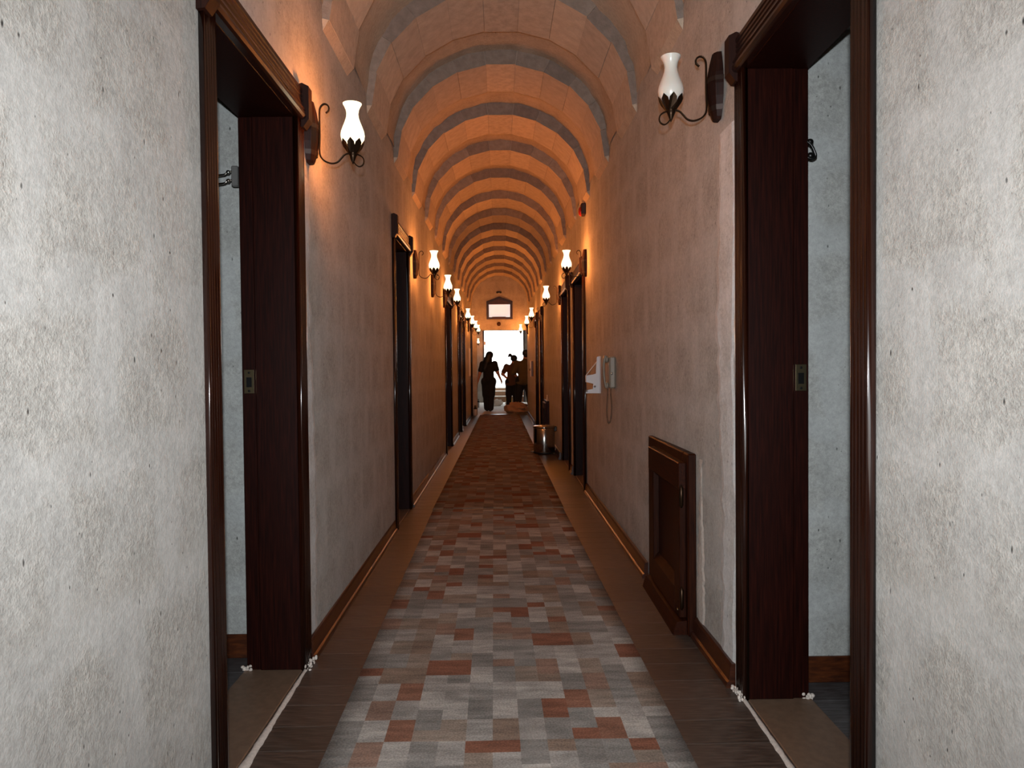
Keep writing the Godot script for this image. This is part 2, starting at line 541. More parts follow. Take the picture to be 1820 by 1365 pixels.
func wbox(mb: MB, side: int, s0: float, s1: float, y0: float, y1: float, d0: float, d1: float):
	var p := []
	for k in 8:
		p.append(wpt(side, s1 if k & 1 else s0, y1 if k & 2 else y0, d1 if k & 4 else d0))
	for f in [[0, 2, 3, 1], [4, 5, 7, 6], [0, 1, 5, 4], [2, 6, 7, 3], [0, 4, 6, 2], [1, 3, 7, 5]]:
		if side > 0: mb.quad(p[f[0]], p[f[1]], p[f[2]], p[f[3]])
		else: mb.quad(p[f[3]], p[f[2]], p[f[1]], p[f[0]])

func side_wall(side: int, called: String, opens: Array, label: String) -> MeshInstance3D:
	var mb := MB.new()
	var s := -1.6
	for o in opens:
		wbox(mb, side, s, o[0] - 0.02, -0.1, 3.05, 0.0, THICK)
		wbox(mb, side, o[0] - 0.02, o[1] + 0.02, o[2] + 0.02, 3.05, 0.0, THICK)
		s = o[1] + 0.02
	wbox(mb, side, s, END_S + 0.25, -0.1, 3.05, 0.0, THICK)
	var w := part(called, mb.done(), M.plaster)
	tag(w, label, "wall", "", "structure")
	return w

# an irregular skin of newer plaster or mortar on a wall; outline in (s, y)
func patch(parent: Node3D, side: int, s0: float, s1: float, y0: float, y1: float, out: float, seed_: int, m: Material, called := "plaster_patch", step := 0.05):
	var r := RandomNumberGenerator.new()
	r.seed = seed_
	var n := int((y1 - y0) / step) + 1
	var mb := MB.new()
	var rows := []
	for i in n + 1:
		var y := lerpf(y0, y1, float(i) / n)
		var a := s0 + r.randf_range(-0.012, 0.012) + 0.015 * sin(y * 5.0 + seed_)
		var b := s1 + r.randf_range(-0.02, 0.02) + 0.03 * sin(y * 3.1 + seed_ * 2.0)
		rows.append([wpt(side, a, y, 0.002), wpt(side, a + 0.03, y, -out), wpt(side, b - 0.06, y, -out), wpt(side, b, y, 0.002)])
	for i in n:
		for k in 3:
			if side > 0: mb.quad(rows[i][k], rows[i + 1][k], rows[i + 1][k + 1], rows[i][k + 1])
			else: mb.quad(rows[i][k], rows[i][k + 1], rows[i + 1][k + 1], rows[i + 1][k])
	part(called, mb.done(), m, parent)

func build_floor():
	var mb := MB.new()
	mb.box(Vector3(-1.5, -0.16, -26.2), Vector3(1.5, -0.02, 1.6))
	var f := part("floor", mb.done(), M.plank_b)
	tag(f, "dark brown laminate plank floor running the length of the corridor", "floor", "", "structure")
	var pm := []
	for k in 3: pm.append(M[["plank_a", "plank_b", "plank_c"][k]])
	var s := -1.5
	var w := 0.158
	while s < 7.9:
		var b := MB.new()
		var z := -(s + w)
		b.box(Vector3(xl(s) - 0.01, -0.02, z), Vector3(xr(s) + 0.01, 0.0, -s - 0.0012), 0.0012)
		part("plank", b.done(), pm[rng.randi() % 3], f)
		s += w
	var far := MB.new()
	far.box(Vector3(-0.83, -0.02, -END_S - 0.4), Vector3(0.85, 0.0, -s), 0.001)
	part("plank", far.done(), M.plank_a, f)
	var pas := MB.new()
	pas.box(Vector3(-1.0, -0.02, -26.0), Vector3(1.1, 0.0, -END_S - 0.4))
	part("stone_paving", pas.done(), M.pale_stone, f)

func vault_x(s: float, inset: float) -> Vector2:   # centre and half width of the vault
	return Vector2((xl(s) + xr(s)) * 0.5, (xr(s) - xl(s)) * 0.5 - inset)

func build_vault():
	var c := thing("ceiling", Transform3D.IDENTITY, "plastered barrel vault crossed by a row of broad stone ribs", "ceiling", "", "structure")
	var stones := [M.rib_stone, M.rib_stone_grey, M.rib_stone_pale]
	var prev := -1.6
	for k in 18:
		var s0: float = 4.48 - 1.09 * 5 + 1.09 * k
		var s1 := minf(s0 + 0.55, END_S + 0.02)
		bay(c, prev, s0)
		rib(c, s0, s1, k, stones)
		prev = s1
	if prev < END_S: bay(c, prev, END_S + 0.02)

func bay(c: Node3D, s0: float, s1: float):
	var mb := MB.new(true)
	var seg := 30
	var ns := 4
	var pts := []
	for j in ns + 1:
		var s := lerpf(s0 - 0.01, s1 + 0.01, float(j) / ns)
		var h := vault_x(s, 0.004)
		var row := []
		for i in seg + 1:
			var t := PI * i / seg
			var wob := 0.006 * sin(i * 1.7 + s * 9.0) + 0.004 * sin(i * 3.1 - s * 5.0)
			var k := 1.0 + wob
			row.append(Vector3(h.x - h.y * cos(t) * k, SPRING + 0.735 * pow(sin(t), 0.96) * k, -s))
		pts.append(row)
	for j in ns:
		for i in seg:
			mb.quad(pts[j][i], pts[j + 1][i], pts[j + 1][i + 1], pts[j][i + 1])
	mb.smooth(false)
	# the outside of the shell
	for j in ns:
		for i in seg:
			var q := []
			for v in [pts[j][i], pts[j][i + 1], pts[j + 1][i + 1], pts[j + 1][i]]:
				var h := vault_x(-v.z, 0.0)
				q.append(Vector3(h.x + (v.x - h.x) * 1.28, SPRING + (v.y - SPRING) * 1.3, v.z))
			mb.quad(q[0], q[1], q[2], q[3])
	part("vault_bay", mb.done(), M.vault_plaster, c)

func rib(c: Node3D, s0: float, s1: float, k: int, stones: Array):
	var n := 11
	var spring := 2.80
	var rise := 0.70
	var ring := Node3D.new()
	ring.name = "rib"
	c.add_child(ring, true)
	var at := func(t: float, o: float, s: float) -> Vector3:
		var hh := vault_x(s, 0.03)
		return Vector3(hh.x - (hh.y + o) * cos(t), spring + (rise + o) * sin(t), -s)
	for i in n:
		var t0 := PI * i / n + 0.0012
		var t1 := PI * (i + 1) / n - 0.0012
		var d := rng.randf_range(-0.003, 0.004)
		var a0 := s0 + rng.randf_range(-0.005, 0.005)
		var a1 := s1 + rng.randf_range(-0.005, 0.005)
		var mb := MB.new()
		var p := [at.call(t0, d, a0), at.call(t0, d, a1), at.call(t1, d, a1), at.call(t1, d, a0), at.call(t0, 0.24, a0), at.call(t0, 0.24, a1), at.call(t1, 0.24, a1), at.call(t1, 0.24, a0)]
		mb.quad(p[0], p[1], p[2], p[3])
		mb.quad(p[4], p[7], p[6], p[5])
		mb.quad(p[0], p[4], p[5], p[1])
		mb.quad(p[3], p[2], p[6], p[7])
		var m: Material = stones[1] if rng.randf() < 0.3 else stones[rng.randi() % 3]
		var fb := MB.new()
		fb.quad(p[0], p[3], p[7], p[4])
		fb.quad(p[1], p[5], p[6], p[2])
		# darker grey on the faces, thin limewash on the soffit
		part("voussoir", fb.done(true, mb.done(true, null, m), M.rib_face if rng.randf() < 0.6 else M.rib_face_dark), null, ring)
	# mortar core behind the joints, and the feet that die into the wall
	var core := MB.new(true)
	for i in 22:
		var t0 := PI * i / 22
		var t1 := PI * (i + 1) / 22
		core.quad(at.call(t0, 0.012, s0 + 0.012), at.call(t0, 0.012, s1 - 0.012), at.call(t1, 0.012, s1 - 0.012), at.call(t1, 0.012, s0 + 0.012))
		core.quad(at.call(t0, 0.012, s0 + 0.012), at.call(t1, 0.012, s0 + 0.012), at.call(t1, 0.2, s0 + 0.012), at.call(t0, 0.2, s0 + 0.012))
		core.quad(at.call(t0, 0.012, s1 - 0.012), at.call(t0, 0.2, s1 - 0.012), at.call(t1, 0.2, s1 - 0.012), at.call(t1, 0.012, s1 - 0.012))
	part("mortar_core", core.done(), M.mortar, ring)
	for side in [-1, 1]:
		var f := MB.new()
		var inn0: Vector3 = at.call(0.0 if side < 0 else PI, 0.0, s0)
		var inn1: Vector3 = at.call(0.0 if side < 0 else PI, 0.0, s1)
		var low0 := wpt(side, s0 + 0.02, 2.745, 0.01)
		var low1 := wpt(side, s1 - 0.02, 2.745, 0.01)
		var up0 := wpt(side, s0, 2.81, 0.01)
		var up1 := wpt(side, s1, 2.81, 0.01)
		if side < 0:
			f.quad(inn0, low0, low1, inn1)
			f.tri(inn0, up0, low0); f.tri(inn1, low1, up1)
		else:
			f.quad(inn1, low1, low0, inn0)
			f.tri(inn0, low0, up0); f.tri(inn1, up1, low1)
		part("springer", f.done(), M.vault_plaster, ring)

func build_rear():
	# added unseen end behind the camera: wall limits the daylight, open doorway admits some
	var mb := MB.new()
	mb.box(Vector3(-1.3, -0.1, 1.6), Vector3(-0.52, 4.0, 1.8))
	mb.box(Vector3(0.58, -0.1, 1.6), Vector3(1.4, 4.0, 1.8))
	mb.box(Vector3(-0.52, 2.3, 1.6), Vector3(0.58, 4.0, 1.8))
	tag(part("wall_rear_added", mb.done(), M.plaster), "added unseen wall behind the viewer, its open doorway shaping the daylight", "wall", "", "structure")

func slab(called: String, lo: Vector3, hi: Vector3, m: Material, label: String, category: String) -> MeshInstance3D:
	var mb := MB.new()
	mb.box(lo, hi)
	var o := part(called, mb.done(), m)
	tag(o, label, category, "", "structure")
	return o

func build_end():
	# the end wall: lunette above a doorway, with a small framed window
	var mb := MB.new()
	var x0 := xl(END_S) - 0.2
	var x1 := xr(END_S) + 0.4
	var z0 := -END_S - 0.25
	var z1 := -END_S
	var top := 2.19
	mb.box(Vector3(x0, -0.05, z0), Vector3(-0.606, top, z1))
	mb.box(Vector3(xr(END_S), -0.05, z0), Vector3(x1, top, z1))
	mb.box(Vector3(x0, top, z0), Vector3(x1, 2.475, z1))
	mb.box(Vector3(x0, 2.475, z0), Vector3(-0.33, 2.92, z1))
	mb.box(Vector3(0.31, 2.475, z0), Vector3(x1, 2.92, z1))
	# the pointed head of the window opening
	mb.prism(P2([-0.95, 2.92, -0.33, 2.92, -0.01, 3.035, 0.31, 2.92, 1.15, 2.92, 1.15, 4.0, -0.95, 4.0]), Vector3(0, 0, z0), Vector3.RIGHT, Vector3.UP, 0.25)
	var w := part("wall_end", mb.done(), M.plaster)
	tag(w, "end wall of the corridor with a rounded lunette above the bright doorway", "wall", "", "structure")
	var win := thing("window_1", Transform3D(Basis.IDENTITY, Vector3(-0.01, 2.47, -END_S)), "small window with a pointed dark wooden frame above the bright doorway", "window", "", "structure")
	var fr := MB.new()
	var outer := [-0.335, 0.0, 0.335, 0.0, 0.335, 0.46, 0.0, 0.585, -0.335, 0.46]
	var inner := [-0.275, 0.055, 0.275, 0.055, 0.275, 0.425, 0.0, 0.525, -0.275, 0.425]
	for i in 5:
		var j := (i + 1) % 5
		fr.prism(P2([outer[i * 2], outer[i * 2 + 1], outer[j * 2], outer[j * 2 + 1], inner[j * 2], inner[j * 2 + 1], inner[i * 2], inner[i * 2 + 1]]), Vector3(0, 0, -0.06), Vector3.RIGHT, Vector3.UP, 0.085)
	part("window_frame", fr.done(), M.wood, win)
	var hd := MB.new()
	hd.prism(P2([-0.28, 0.385, 0.28, 0.385, 0.28, 0.43, 0.0, 0.53, -0.28, 0.43]), Vector3(0, 0, -0.03), Vector3.RIGHT, Vector3.UP, 0.02)
	part("head_panel", hd.done(), M.wood_board, win)
	var pn := MB.new()
	pn.box(Vector3(-0.28, 0.05, -0.05), Vector3(0.28, 0.39, -0.046))
	part("pane", pn.done(), M.frosted_pane, win)
	var pq := MB.new()
	pq.box(Vector3(-0.19, 0.005, 0.02), Vector3(0.16, 0.065, 0.04), 0.004)
	tag(part("name_board", pq.done(), M.wood_board, win), "reddish brown wooden board on the sill")
	# vestibule beyond
	slab("wall_vestibule_left", Vector3(-1.15, -0.05, -26.0), Vector3(-0.95, 4.2, z0), M.plaster, "side wall of the vestibule beyond the end doorway, with one wall lamp", "wall")
	slab("wall_vestibule_right", Vector3(1.05, -0.05, -26.0), Vector3(1.25, 4.2, z0), M.plaster, "side wall of the vestibule behind the standing people", "wall")
	slab("ceiling_vestibule", Vector3(-1.15, 4.0, -26.2), Vector3(1.25, 4.2, z0), M.plaster, "flat plaster ceiling of the vestibule", "ceiling")
	var ow := MB.new()
	ow.box(Vector3(-1.15, -0.05, -26.25), Vector3(-0.62, 4.0, -26.0))
	ow.box(Vector3(0.87, -0.05, -26.25), Vector3(1.25, 4.0, -26.0))
	ow.box(Vector3(-0.62, 3.85, -26.25), Vector3(0.87, 4.0, -26.0))
	tag(part("wall_vestibule_end", ow.done(), M.plaster), "outer wall of the vestibule round the sunlit doorway", "wall", "", "structure")
	var fd := thing("door_outer", Transform3D(Basis.IDENTITY, Vector3(0.125, 0, -26.0)), "tall outer doorway with a dark frame and blinding daylight beyond", "doorway", "", "structure")
	for sg in [-1, 1]:
		var j := MB.new()
		j.box(Vector3(minf(sg * 0.69, sg * 0.745), 0, -0.2), Vector3(maxf(sg * 0.69, sg * 0.745), 3.8, 0.03), 0.006)
		part("jamb", j.done(), M.wood, fd)
	var hj := MB.new()
	hj.box(Vector3(-0.745, 3.8, -0.2), Vector3(0.745, 3.85, 0.03), 0.006)
	part("head_jamb", hj.done(), M.wood_across, fd)
	var lk := MB.new()
	lk.box(Vector3(-0.70, 2.04, 0.03), Vector3(-0.64, 2.16, 0.07), 0.006)
	part("latch_box", lk.done(), M.white_metal, fd)
	# steps up to a sunlit terrace
	var stp := thing("stairs", Transform3D(Basis.IDENTITY, Vector3(0.1, 0, -26.25)), "brown stone steps rising outside to the bright terrace", "steps", "", "structure")
	var hs := [0.21, 0.39, 0.5]
	for k in 3:
		var b := MB.new()
		b.box(Vector3(-1.3, -0.1, -0.95 - k * 0.3), Vector3(1.3, hs[k] - 0.03, -0.02 - k * 0.3), 0.005)
		var tr := part("step", b.done(), M.step_stone, stp)
		var nb := MB.new()
		nb.box(Vector3(-1.3, hs[k] - 0.03, -0.95 - k * 0.3), Vector3(1.3, hs[k], -k * 0.3), 0.006)
		part("tread", nb.done(), M.pale_stone, tr)
	slab("ground", Vector3(-14, 0.2, -60), Vector3(14, 0.5, -27.2), M.pale_stone, "pale sunlit terrace outside beyond the steps", "terrace")

# ---------------------------------------------------------------- doorways
func doorway(n: int, side: int, s0: float, s1: float, H: float, leaf: bool, label: String, mortar := true) -> Node3D:
	var w := s1 - s0
	var dp := 1.0 if side < 0 else -1.0      # local x that runs deeper
	var o := thing("door_%d" % n, on_wall(side, (s0 + s1) * 0.5, 0), label, "doorway", "dark wooden doorways along the corridor", "structure")
	var cw := 0.085
	var pr := 0.016
	var prof := [-0.006, -cw / 2, pr - 0.003, -cw / 2, pr, -cw / 2 + 0.003]
	for k in 41:
		var f := k / 40.0
		prof.append_array([pr - 0.0019 * (1.0 - cos(f * TAU * 4.0)), lerpf(-cw / 2 + 0.008, cw / 2 - 0.008, f)])
	prof.append_array([pr, cw / 2 - 0.003, pr - 0.003, cw / 2, -0.006, cw / 2])
	for sg in [-1, 1]:
		var mb := MB.new(true)
		mb.prism(P2(prof), Vector3(sg * (w / 2 + cw / 2), 0.0, 0), Vector3.BACK, Vector3.RIGHT, H + 0.01)
		part("side_casing", mb.done(), M.wood_gloss, o)
	# head: fluted board over a bead
	var W := w / 2 + cw - 0.012
	var hp := [0.0, -0.006, 0.125, -0.006, 0.125, 0.018, 0.121, 0.022, 0.116, 0.022]
	for k in 3:
		var a := 0.107 - k * 0.018
		hp.append_array([a, 0.022, a - 0.003, 0.018, a - 0.007, 0.018, a - 0.010, 0.022])
	hp.append_array([0.052, 0.022, 0.046, 0.030, 0.036, 0.034, 0.030, 0.026, 0.024, 0.034, 0.012, 0.036, 0.003, 0.030, 0.0, 0.020])
	var hm := MB.new()
	hm.prism(P2(hp), Vector3(-W, H + 0.002, 0), Vector3.UP, Vector3.BACK, 2 * W)
	part("head_casing", hm.done(), M.wood_across, o)
	for sg in [-1, 1]:
		var eb := MB.new()
		var xx: float = sg * (w / 2 + cw - 0.012)
		var ep := P2([-0.03, -0.008, 0.14, -0.008, 0.148, 0.020, 0.135, 0.046, 0.005, 0.046, -0.026, 0.024])
		eb.prism(ep, Vector3(xx - 0.026, H, 0), Vector3.UP, Vector3.BACK, 0.052)
		part("corner_block", eb.done(), M.plate_wood, o)
	# linings of the reveal
	var back := -THICK - 0.003
	for sg in [-1, 1]:
		var jm := MB.new()
		var xa: float = minf(sg * w / 2, sg * (w / 2 + 0.019))
		var xb: float = maxf(sg * w / 2, sg * (w / 2 + 0.019))
		jm.box(Vector3(xa, 0.004, -0.168), Vector3(xb, H, -0.001), 0.003)
		var jl := part("jamb_lining", jm.done(), M.wood_lining, o)
		var rm := MB.new()
		var ra: float = minf(sg * (w / 2 + 0.007), sg * (w / 2 + 0.019))
		var rb: float = maxf(sg * (w / 2 + 0.007), sg * (w / 2 + 0.019))
		rm.box(Vector3(ra, 0.004, back), Vector3(rb, H, -0.168), 0.002)
		part("rebate", rm.done(), M.wood_lining, jl)
		if sg * dp > 0 and not leaf:
			var sp := MB.new()
			sp.box(Vector3(minf(sg * (w / 2 + 0.004), sg * (w / 2 + 0.008)), 1.11, -0.215), Vector3(maxf(sg * (w / 2 + 0.004), sg * (w / 2 + 0.008)), 1.205, -0.176), 0.001)
			var plate := part("strike_plate", sp.done(), M.brass, jl)
			var hole := MB.new()
			hole.box(Vector3(minf(sg * (w / 2 + 0.0035), sg * (w / 2 + 0.006)), 1.135, -0.206), Vector3(maxf(sg * (w / 2 + 0.0035), sg * (w / 2 + 0.006)), 1.175, -0.184), 0.001)
			for yy in [1.12, 1.193]:
				hole.ball(Vector3(sg * (w / 2 + 0.004), yy, -0.195), Vector3(0.002, 0.005, 0.005), 8)
			part("latch_hole", hole.done(), M.dark_steel, jl)
	var hl := MB.new()
	hl.box(Vector3(-w / 2 - 0.019, H, back), Vector3(w / 2 + 0.019, H + 0.019, -0.001), 0.002)
	part("head_lining", hl.done(), M.wood_lining, o)
	var th := MB.new()
	th.box(Vector3(-w / 2 - 0.018, -0.03, back - 0.01), Vector3(w / 2 + 0.018, 0.0035, -0.002), 0.003)
	part("threshold", th.done(), M.threshold_stone, o)
	if mortar:
		var r := RandomNumberGenerator.new()
		r.seed = 100 + n
		var mm := MB.new(true)
		var k := 40
		var rows := []
		for i in k + 1:
			var x := lerpf(-w / 2 - 0.05, w / 2 + 0.05, float(i) / k)
			var near := clampf(0.5 - dp * x / w, 0.0, 1.0)
			var half := 0.008 + 0.012 * near * near + r.randf_range(-0.002, 0.003)
			var zc := 0.010 + 0.008 * near
			rows.append([Vector3(x, -0.001, zc - half), Vector3(x, 0.006 + r.randf_range(0, 0.002), zc - half * 0.4), Vector3(x, 0.006 + r.randf_range(0, 0.002), zc + half * 0.4), Vector3(x, -0.001, zc + half)])
		for i in k:
			for q in 3:
				mm.quad(rows[i][q], rows[i][q + 1], rows[i + 1][q + 1], rows[i + 1][q])
		part("mortar_joint", mm.done(), M.mortar, o)
		# crumbs of mortar at the feet of the far casing
		var cr := MB.new(true)
		for i in 30:
			var c := Vector3(dp * (w / 2 + r.randf_range(-0.01, 0.10)), r.randf_range(0.0, 0.02), r.randf_range(0.010, 0.03))
			cr.ball(c, Vector3(r.randf_range(0.004, 0.011), r.randf_range(0.003, 0.009), r.randf_range(0.003, 0.007)), 8)
		for i in 16:
			var c := Vector3(dp * (w / 2 + r.randf_range(0.0, 0.012)), r.randf_range(0.0, 0.02), back + r.randf_range(-0.02, 0.02))
			cr.ball(c, Vector3(r.randf_range(0.004, 0.010), r.randf_range(0.003, 0.008), r.randf_range(0.004, 0.009)), 8)
		tag(part("mortar_crumbs", cr.done(), M.mortar, o), "", "", "", "stuff")
	if leaf:
		var lf := MB.new()
		lf.box(Vector3(-w / 2 + 0.003, 0.008, -0.205), Vector3(w / 2 - 0.003, H - 0.003, -0.165), 0.002)
		var l := part("door_leaf", lf.done(), M.wood_black, o)
		for q in [[0.15, 0.85], [1.05, H - 0.2]]:
			var pm := MB.new()
			pm.box(Vector3(-w / 2 + 0.13, q[0], -0.166), Vector3(w / 2 - 0.13, q[1], -0.153), 0.011)
			part("door_panel", pm.done(), M.wood_black, l)
		var hd := MB.new(true)
		var hx: float = -dp * (w / 2 - 0.07)
		hd.sweep(smooth_path(PackedVector3Array([Vector3(hx, 1.02, -0.165), Vector3(hx, 1.02, -0.125), Vector3(hx + dp * 0.012, 1.02, -0.115), Vector3(hx + dp * 0.11, 1.015, -0.115)])), 0.009, 0.009, Vector3.UP)
		hd.smooth(false)
		hd.box(Vector3(hx - 0.02, 0.93, -0.165), Vector3(hx + 0.02, 1.11, -0.158), 0.002)
		part("door_handle", hd.done(), M.brass, l)
	return o

func baseboard(side: int, s0: float, s1: float, label: String):
	var mb := MB.new()
	var a := wpt(side, s0, 0, 0)
	var b := wpt(side, s1, 0, 0)
	var z := (b - a).normalized()
	var out := Vector3(-side, 0, 0)
	var pf := P2([0, -0.004, 0.092, -0.004, 0.090, 0.009, 0.080, 0.016, 0.026, 0.019, 0.020, 0.027, 0.010, 0.031, 0, 0.030])
	mb.prism(pf, a if Vector3.UP.cross(out).dot(z) > 0 else b, Vector3.UP, out, (b - a).length())
	var called := "baseboard_left" if side < 0 else "baseboard_right"
	tag(part(called, mb.done(), M.wood_board), label, "baseboard", "", "structure")

func build_rooms():
	# left room: only a strip of its cross wall shows through the doorway
	var cl := 3.06
	slab("wall_room_left", Vector3(-2.7, -0.05, -cl - 0.15), Vector3(xl(3.0) - THICK + 0.0, 2.7, -cl), M.room_plaster, "grey plaster cross wall seen through the open doorway with the swing-bar guard", "wall")
	slab("wall_room_left_outer", Vector3(-2.85, -0.05, -cl), Vector3(-2.7, 2.7, 0.3), M.room_plaster, "outer wall of the small side room behind the doorway with rods", "wall")
	slab("wall_room_left_back", Vector3(-2.85, -0.05, 0.3), Vector3(xl(0) - THICK, 2.7, 0.45), M.room_plaster, "rear wall of the small side room", "wall")
	slab("ceiling_room_left", Vector3(-2.85, 2.5, -cl), Vector3(xl(2) - THICK, 2.7, 0.3), M.room_plaster, "flat ceiling of the small side room", "ceiling")
	var cr := 2.735
	slab("wall_room_right", Vector3(xr(2.7) + THICK, -0.05, -cr - 0.15), Vector3(3.0, 2.7, -cr), M.room_plaster, "stained grey cross wall seen through the open doorway by the unlit lamp", "wall")
	slab("wall_room_right_outer", Vector3(3.0, -0.05, -cr), Vector3(3.15, 2.7, 0.3), M.room_plaster, "outer wall of the other side room", "wall")
	slab("wall_room_right_back", Vector3(xr(0) + THICK, -0.05, 0.3), Vector3(3.15, 2.7, 0.45), M.room_plaster, "rear wall of the other side room", "wall")
	slab("ceiling_room_right", Vector3(xr(2) + THICK, 2.45, -cr), Vector3(3.0, 2.7, 0.3), M.room_plaster, "flat ceiling of the room behind the wider doorway", "ceiling")
	for sd in [-1, 1]:
		var depth: float = cl if sd < 0 else cr
		var x0: float = -2.7 if sd < 0 else xr(2.0) + THICK - 0.03
		var x1: float = xl(2.0) - THICK + 0.03 if sd < 0 else 3.0
		var fl := slab("floor_room_left" if sd < 0 else "floor_room_right", Vector3(x0, -0.1, -depth), Vector3(x1, -0.02, 0.3), M.room_floor, "dark grey plank floor of the room behind the narrower doorway" if sd < 0 else "dark grey plank floor of the room behind the wider doorway", "floor")
		var s: float = depth
		while s > 0.2:
			var b := MB.new()
			b.box(Vector3(x0, -0.02, -s), Vector3(x1, 0.0, -s + 0.157), 0.0015)
			part("plank", b.done(), [M.room_floor, M.room_floor_b][rng.randi() % 2], fl)
			s -= 0.158
		var bb := MB.new()
		var hh := 0.10
		bb.box(Vector3(x0 + 0.001, 0.0, -depth), Vector3(x1 - (0.03 if sd < 0 else 0.0), hh, -depth + 0.014), 0.004)
		tag(part("baseboard_room_left" if sd < 0 else "baseboard_room_right", bb.done(), M.wood_light), "brown baseboard at the foot of the grey wall inside the %s doorway" % ("narrower" if sd < 0 else "wider"), "baseboard", "", "structure")

# ---------------------------------------------------------------- things on the walls
func make_sconce() -> Node3D:
	var o := thing("wall_lamp", Transform3D.IDENTITY, "", "wall lamp", "oil-lamp shaped wall lamps along the corridor")
	# staved half barrel
	var n := 6
	var prof := [[-0.128, 0.018, 0.026], [-0.118, 0.026, 0.030], [-0.088, 0.037, 0.038], [-0.045, 0.045, 0.046], [0.0, 0.048, 0.050], [0.045, 0.045, 0.046], [0.088, 0.037, 0.038], [0.128, 0.026, 0.028]]
	var bk := MB.new()
	var ringp := func(row: Array, i: int) -> Vector3:
		var a := PI * i / n
		return Vector3(row[1] * 1.25 * -cos(a), row[0], 0.001 + row[2] * pow(sin(a), 0.75))
	for r in prof.size() - 1:
		for i in n:
			bk.quad(ringp.call(prof[r], i), ringp.call(prof[r], i + 1), ringp.call(prof[r + 1], i + 1), ringp.call(prof[r + 1], i))
	for e in [0, prof.size() - 1]:
		for i in range(1, n):
			var c: Vector3 = ringp.call(prof[e], 0)
			if e == 0: bk.tri(c, ringp.call(prof[e], i + 1), ringp.call(prof[e], i))
			else: bk.tri(c, ringp.call(prof[e], i), ringp.call(prof[e], i + 1))
	var plate := part("backplate", bk.done(), M.plate_wood, o)
	for y in [0.02, -0.088]:
		var bd := MB.new()
		var t: float = 1.0 - absf(y) / 0.128 * 0.42
		for i in n:
			var a := []
			for q in [i, i + 1]:
				for dy in [-0.009, 0.009]:
					var w: Vector3 = ringp.call([y + dy, 0.0485 * (1.0 - pow(absf(y + dy) / 0.128, 2.0) * 0.46) + 0.002, 0.0505 * (1.0 - pow(absf(y + dy) / 0.128, 2.0) * 0.45) + 0.002], q)
					a.append(w)
			bd.quad(a[0], a[2], a[3], a[1])
		part("band", bd.done(), M.band_metal, plate)
	# scrolled strap arm, drawn in the plane across the wall (z out, y up)
	var am := PackedVector3Array()
	for q in [[0.079, 0.083], [0.091, 0.094], [0.092, 0.108], [0.084, 0.118], [0.072, 0.121], [0.061, 0.114], [0.054, 0.100], [0.0525, 0.078], [0.0525, 0.040], [0.0525, -0.005], [0.0515, -0.040], [0.0505, -0.066], [0.053, -0.092], [0.063, -0.109], [0.080, -0.121], [0.104, -0.127], [0.126, -0.121], [0.142, -0.105], [0.154, -0.092], [0.170, -0.086], [0.198, -0.088], [0.218, -0.094], [0.232, -0.105], [0.236, -0.121], [0.230, -0.135], [0.216, -0.141], [0.203, -0.134], [0.194, -0.122]]:
		am.append(Vector3(0, q[1], q[0]))
	var ab := MB.new(true)
	ab.sweep(smooth_path(am, 0.008), 0.0036, 0.0085, Vector3.RIGHT, 8, 0.7)
	part("arm", ab.done(), M.bronze, o)
	# cup with pointed leaves and a drop below
	var at := Transform3D(Basis.IDENTITY, Vector3(0, -0.088, 0.190))
	var big := Transform3D(Basis.from_scale(Vector3(1.32, 1.3, 1.32)), at.origin + Vector3(0, -0.008, 0))
	var cp := MB.new(true)
	cp.lathe(P2([0.0, -0.028, 0.004, -0.020, 0.010, -0.006, 0.013, 0.002, 0.011, 0.010, 0.018, 0.018, 0.024, 0.026, 0.021, 0.028, 0.0, 0.028]), 18, big)
	var cup := part("cup", cp.done(), M.bronze, o)
	var lf := MB.new()
	for k in 8:
		var a := TAU * k / 8
		var bs := big * Transform3D(Basis(Vector3.UP, a), Vector3.ZERO)
		var pts := [Vector3(-0.005, 0.008, 0.0155), Vector3(0.005, 0.008, 0.0155), Vector3(0.0115, 0.026, 0.0275), Vector3(0.0105, 0.038, 0.0335), Vector3(0.0, 0.050, 0.0385), Vector3(-0.0105, 0.038, 0.0335), Vector3(-0.0115, 0.026, 0.0275)]
		for d in [0.0, -0.0016]:
			for j in range(1, pts.size() - 1):
				var off := Vector3(0, 0, d)
				if d == 0.0: lf.tri(bs * (pts[0] + off), bs * (pts[j] + off), bs * (pts[j + 1] + off))
				else: lf.tri(bs * (pts[0] + off), bs * (pts[j + 1] + off), bs * (pts[j] + off))
	part("cup_leaves", lf.done(), M.bronze, cup)
	# vase-shaped glass
	var sh := MB.new(true)
	var outer := [[0.022, 0.030], [0.032, 0.036], [0.041, 0.050], [0.0475, 0.068], [0.050, 0.086], [0.0475, 0.104], [0.041, 0.124], [0.033, 0.146], [0.0265, 0.168], [0.0245, 0.186], [0.027, 0.204], [0.033, 0.220], [0.0385, 0.230], [0.0395, 0.233]]
	var pf := PackedVector2Array()
	for q in outer:
		q[1] *= 0.90
		pf.append(Vector2(q[0], q[1]))
	for i in range(outer.size() - 1, 0, -1): pf.append(Vector2(outer[i][0] - 0.0035, outer[i][1] - 0.001))
	pf.append(Vector2(0.0, 0.033))
	sh.lathe(pf, 28, at)
	part("glass_shade", sh.done(), M.shade_lit, o)
	var l := OmniLight3D.new()
	l.name = "bulb"
	l.position = Vector3(0, 0.005, 0.185)
	l.light_color = Color(1.0, 0.57, 0.255)
	l.light_energy = LAMP
	l.light_size = 0.03
	l.omni_range = 30.0
	l.omni_attenuation = 2.0
	l.shadow_enabled = true
	o.add_child(l)
	return o

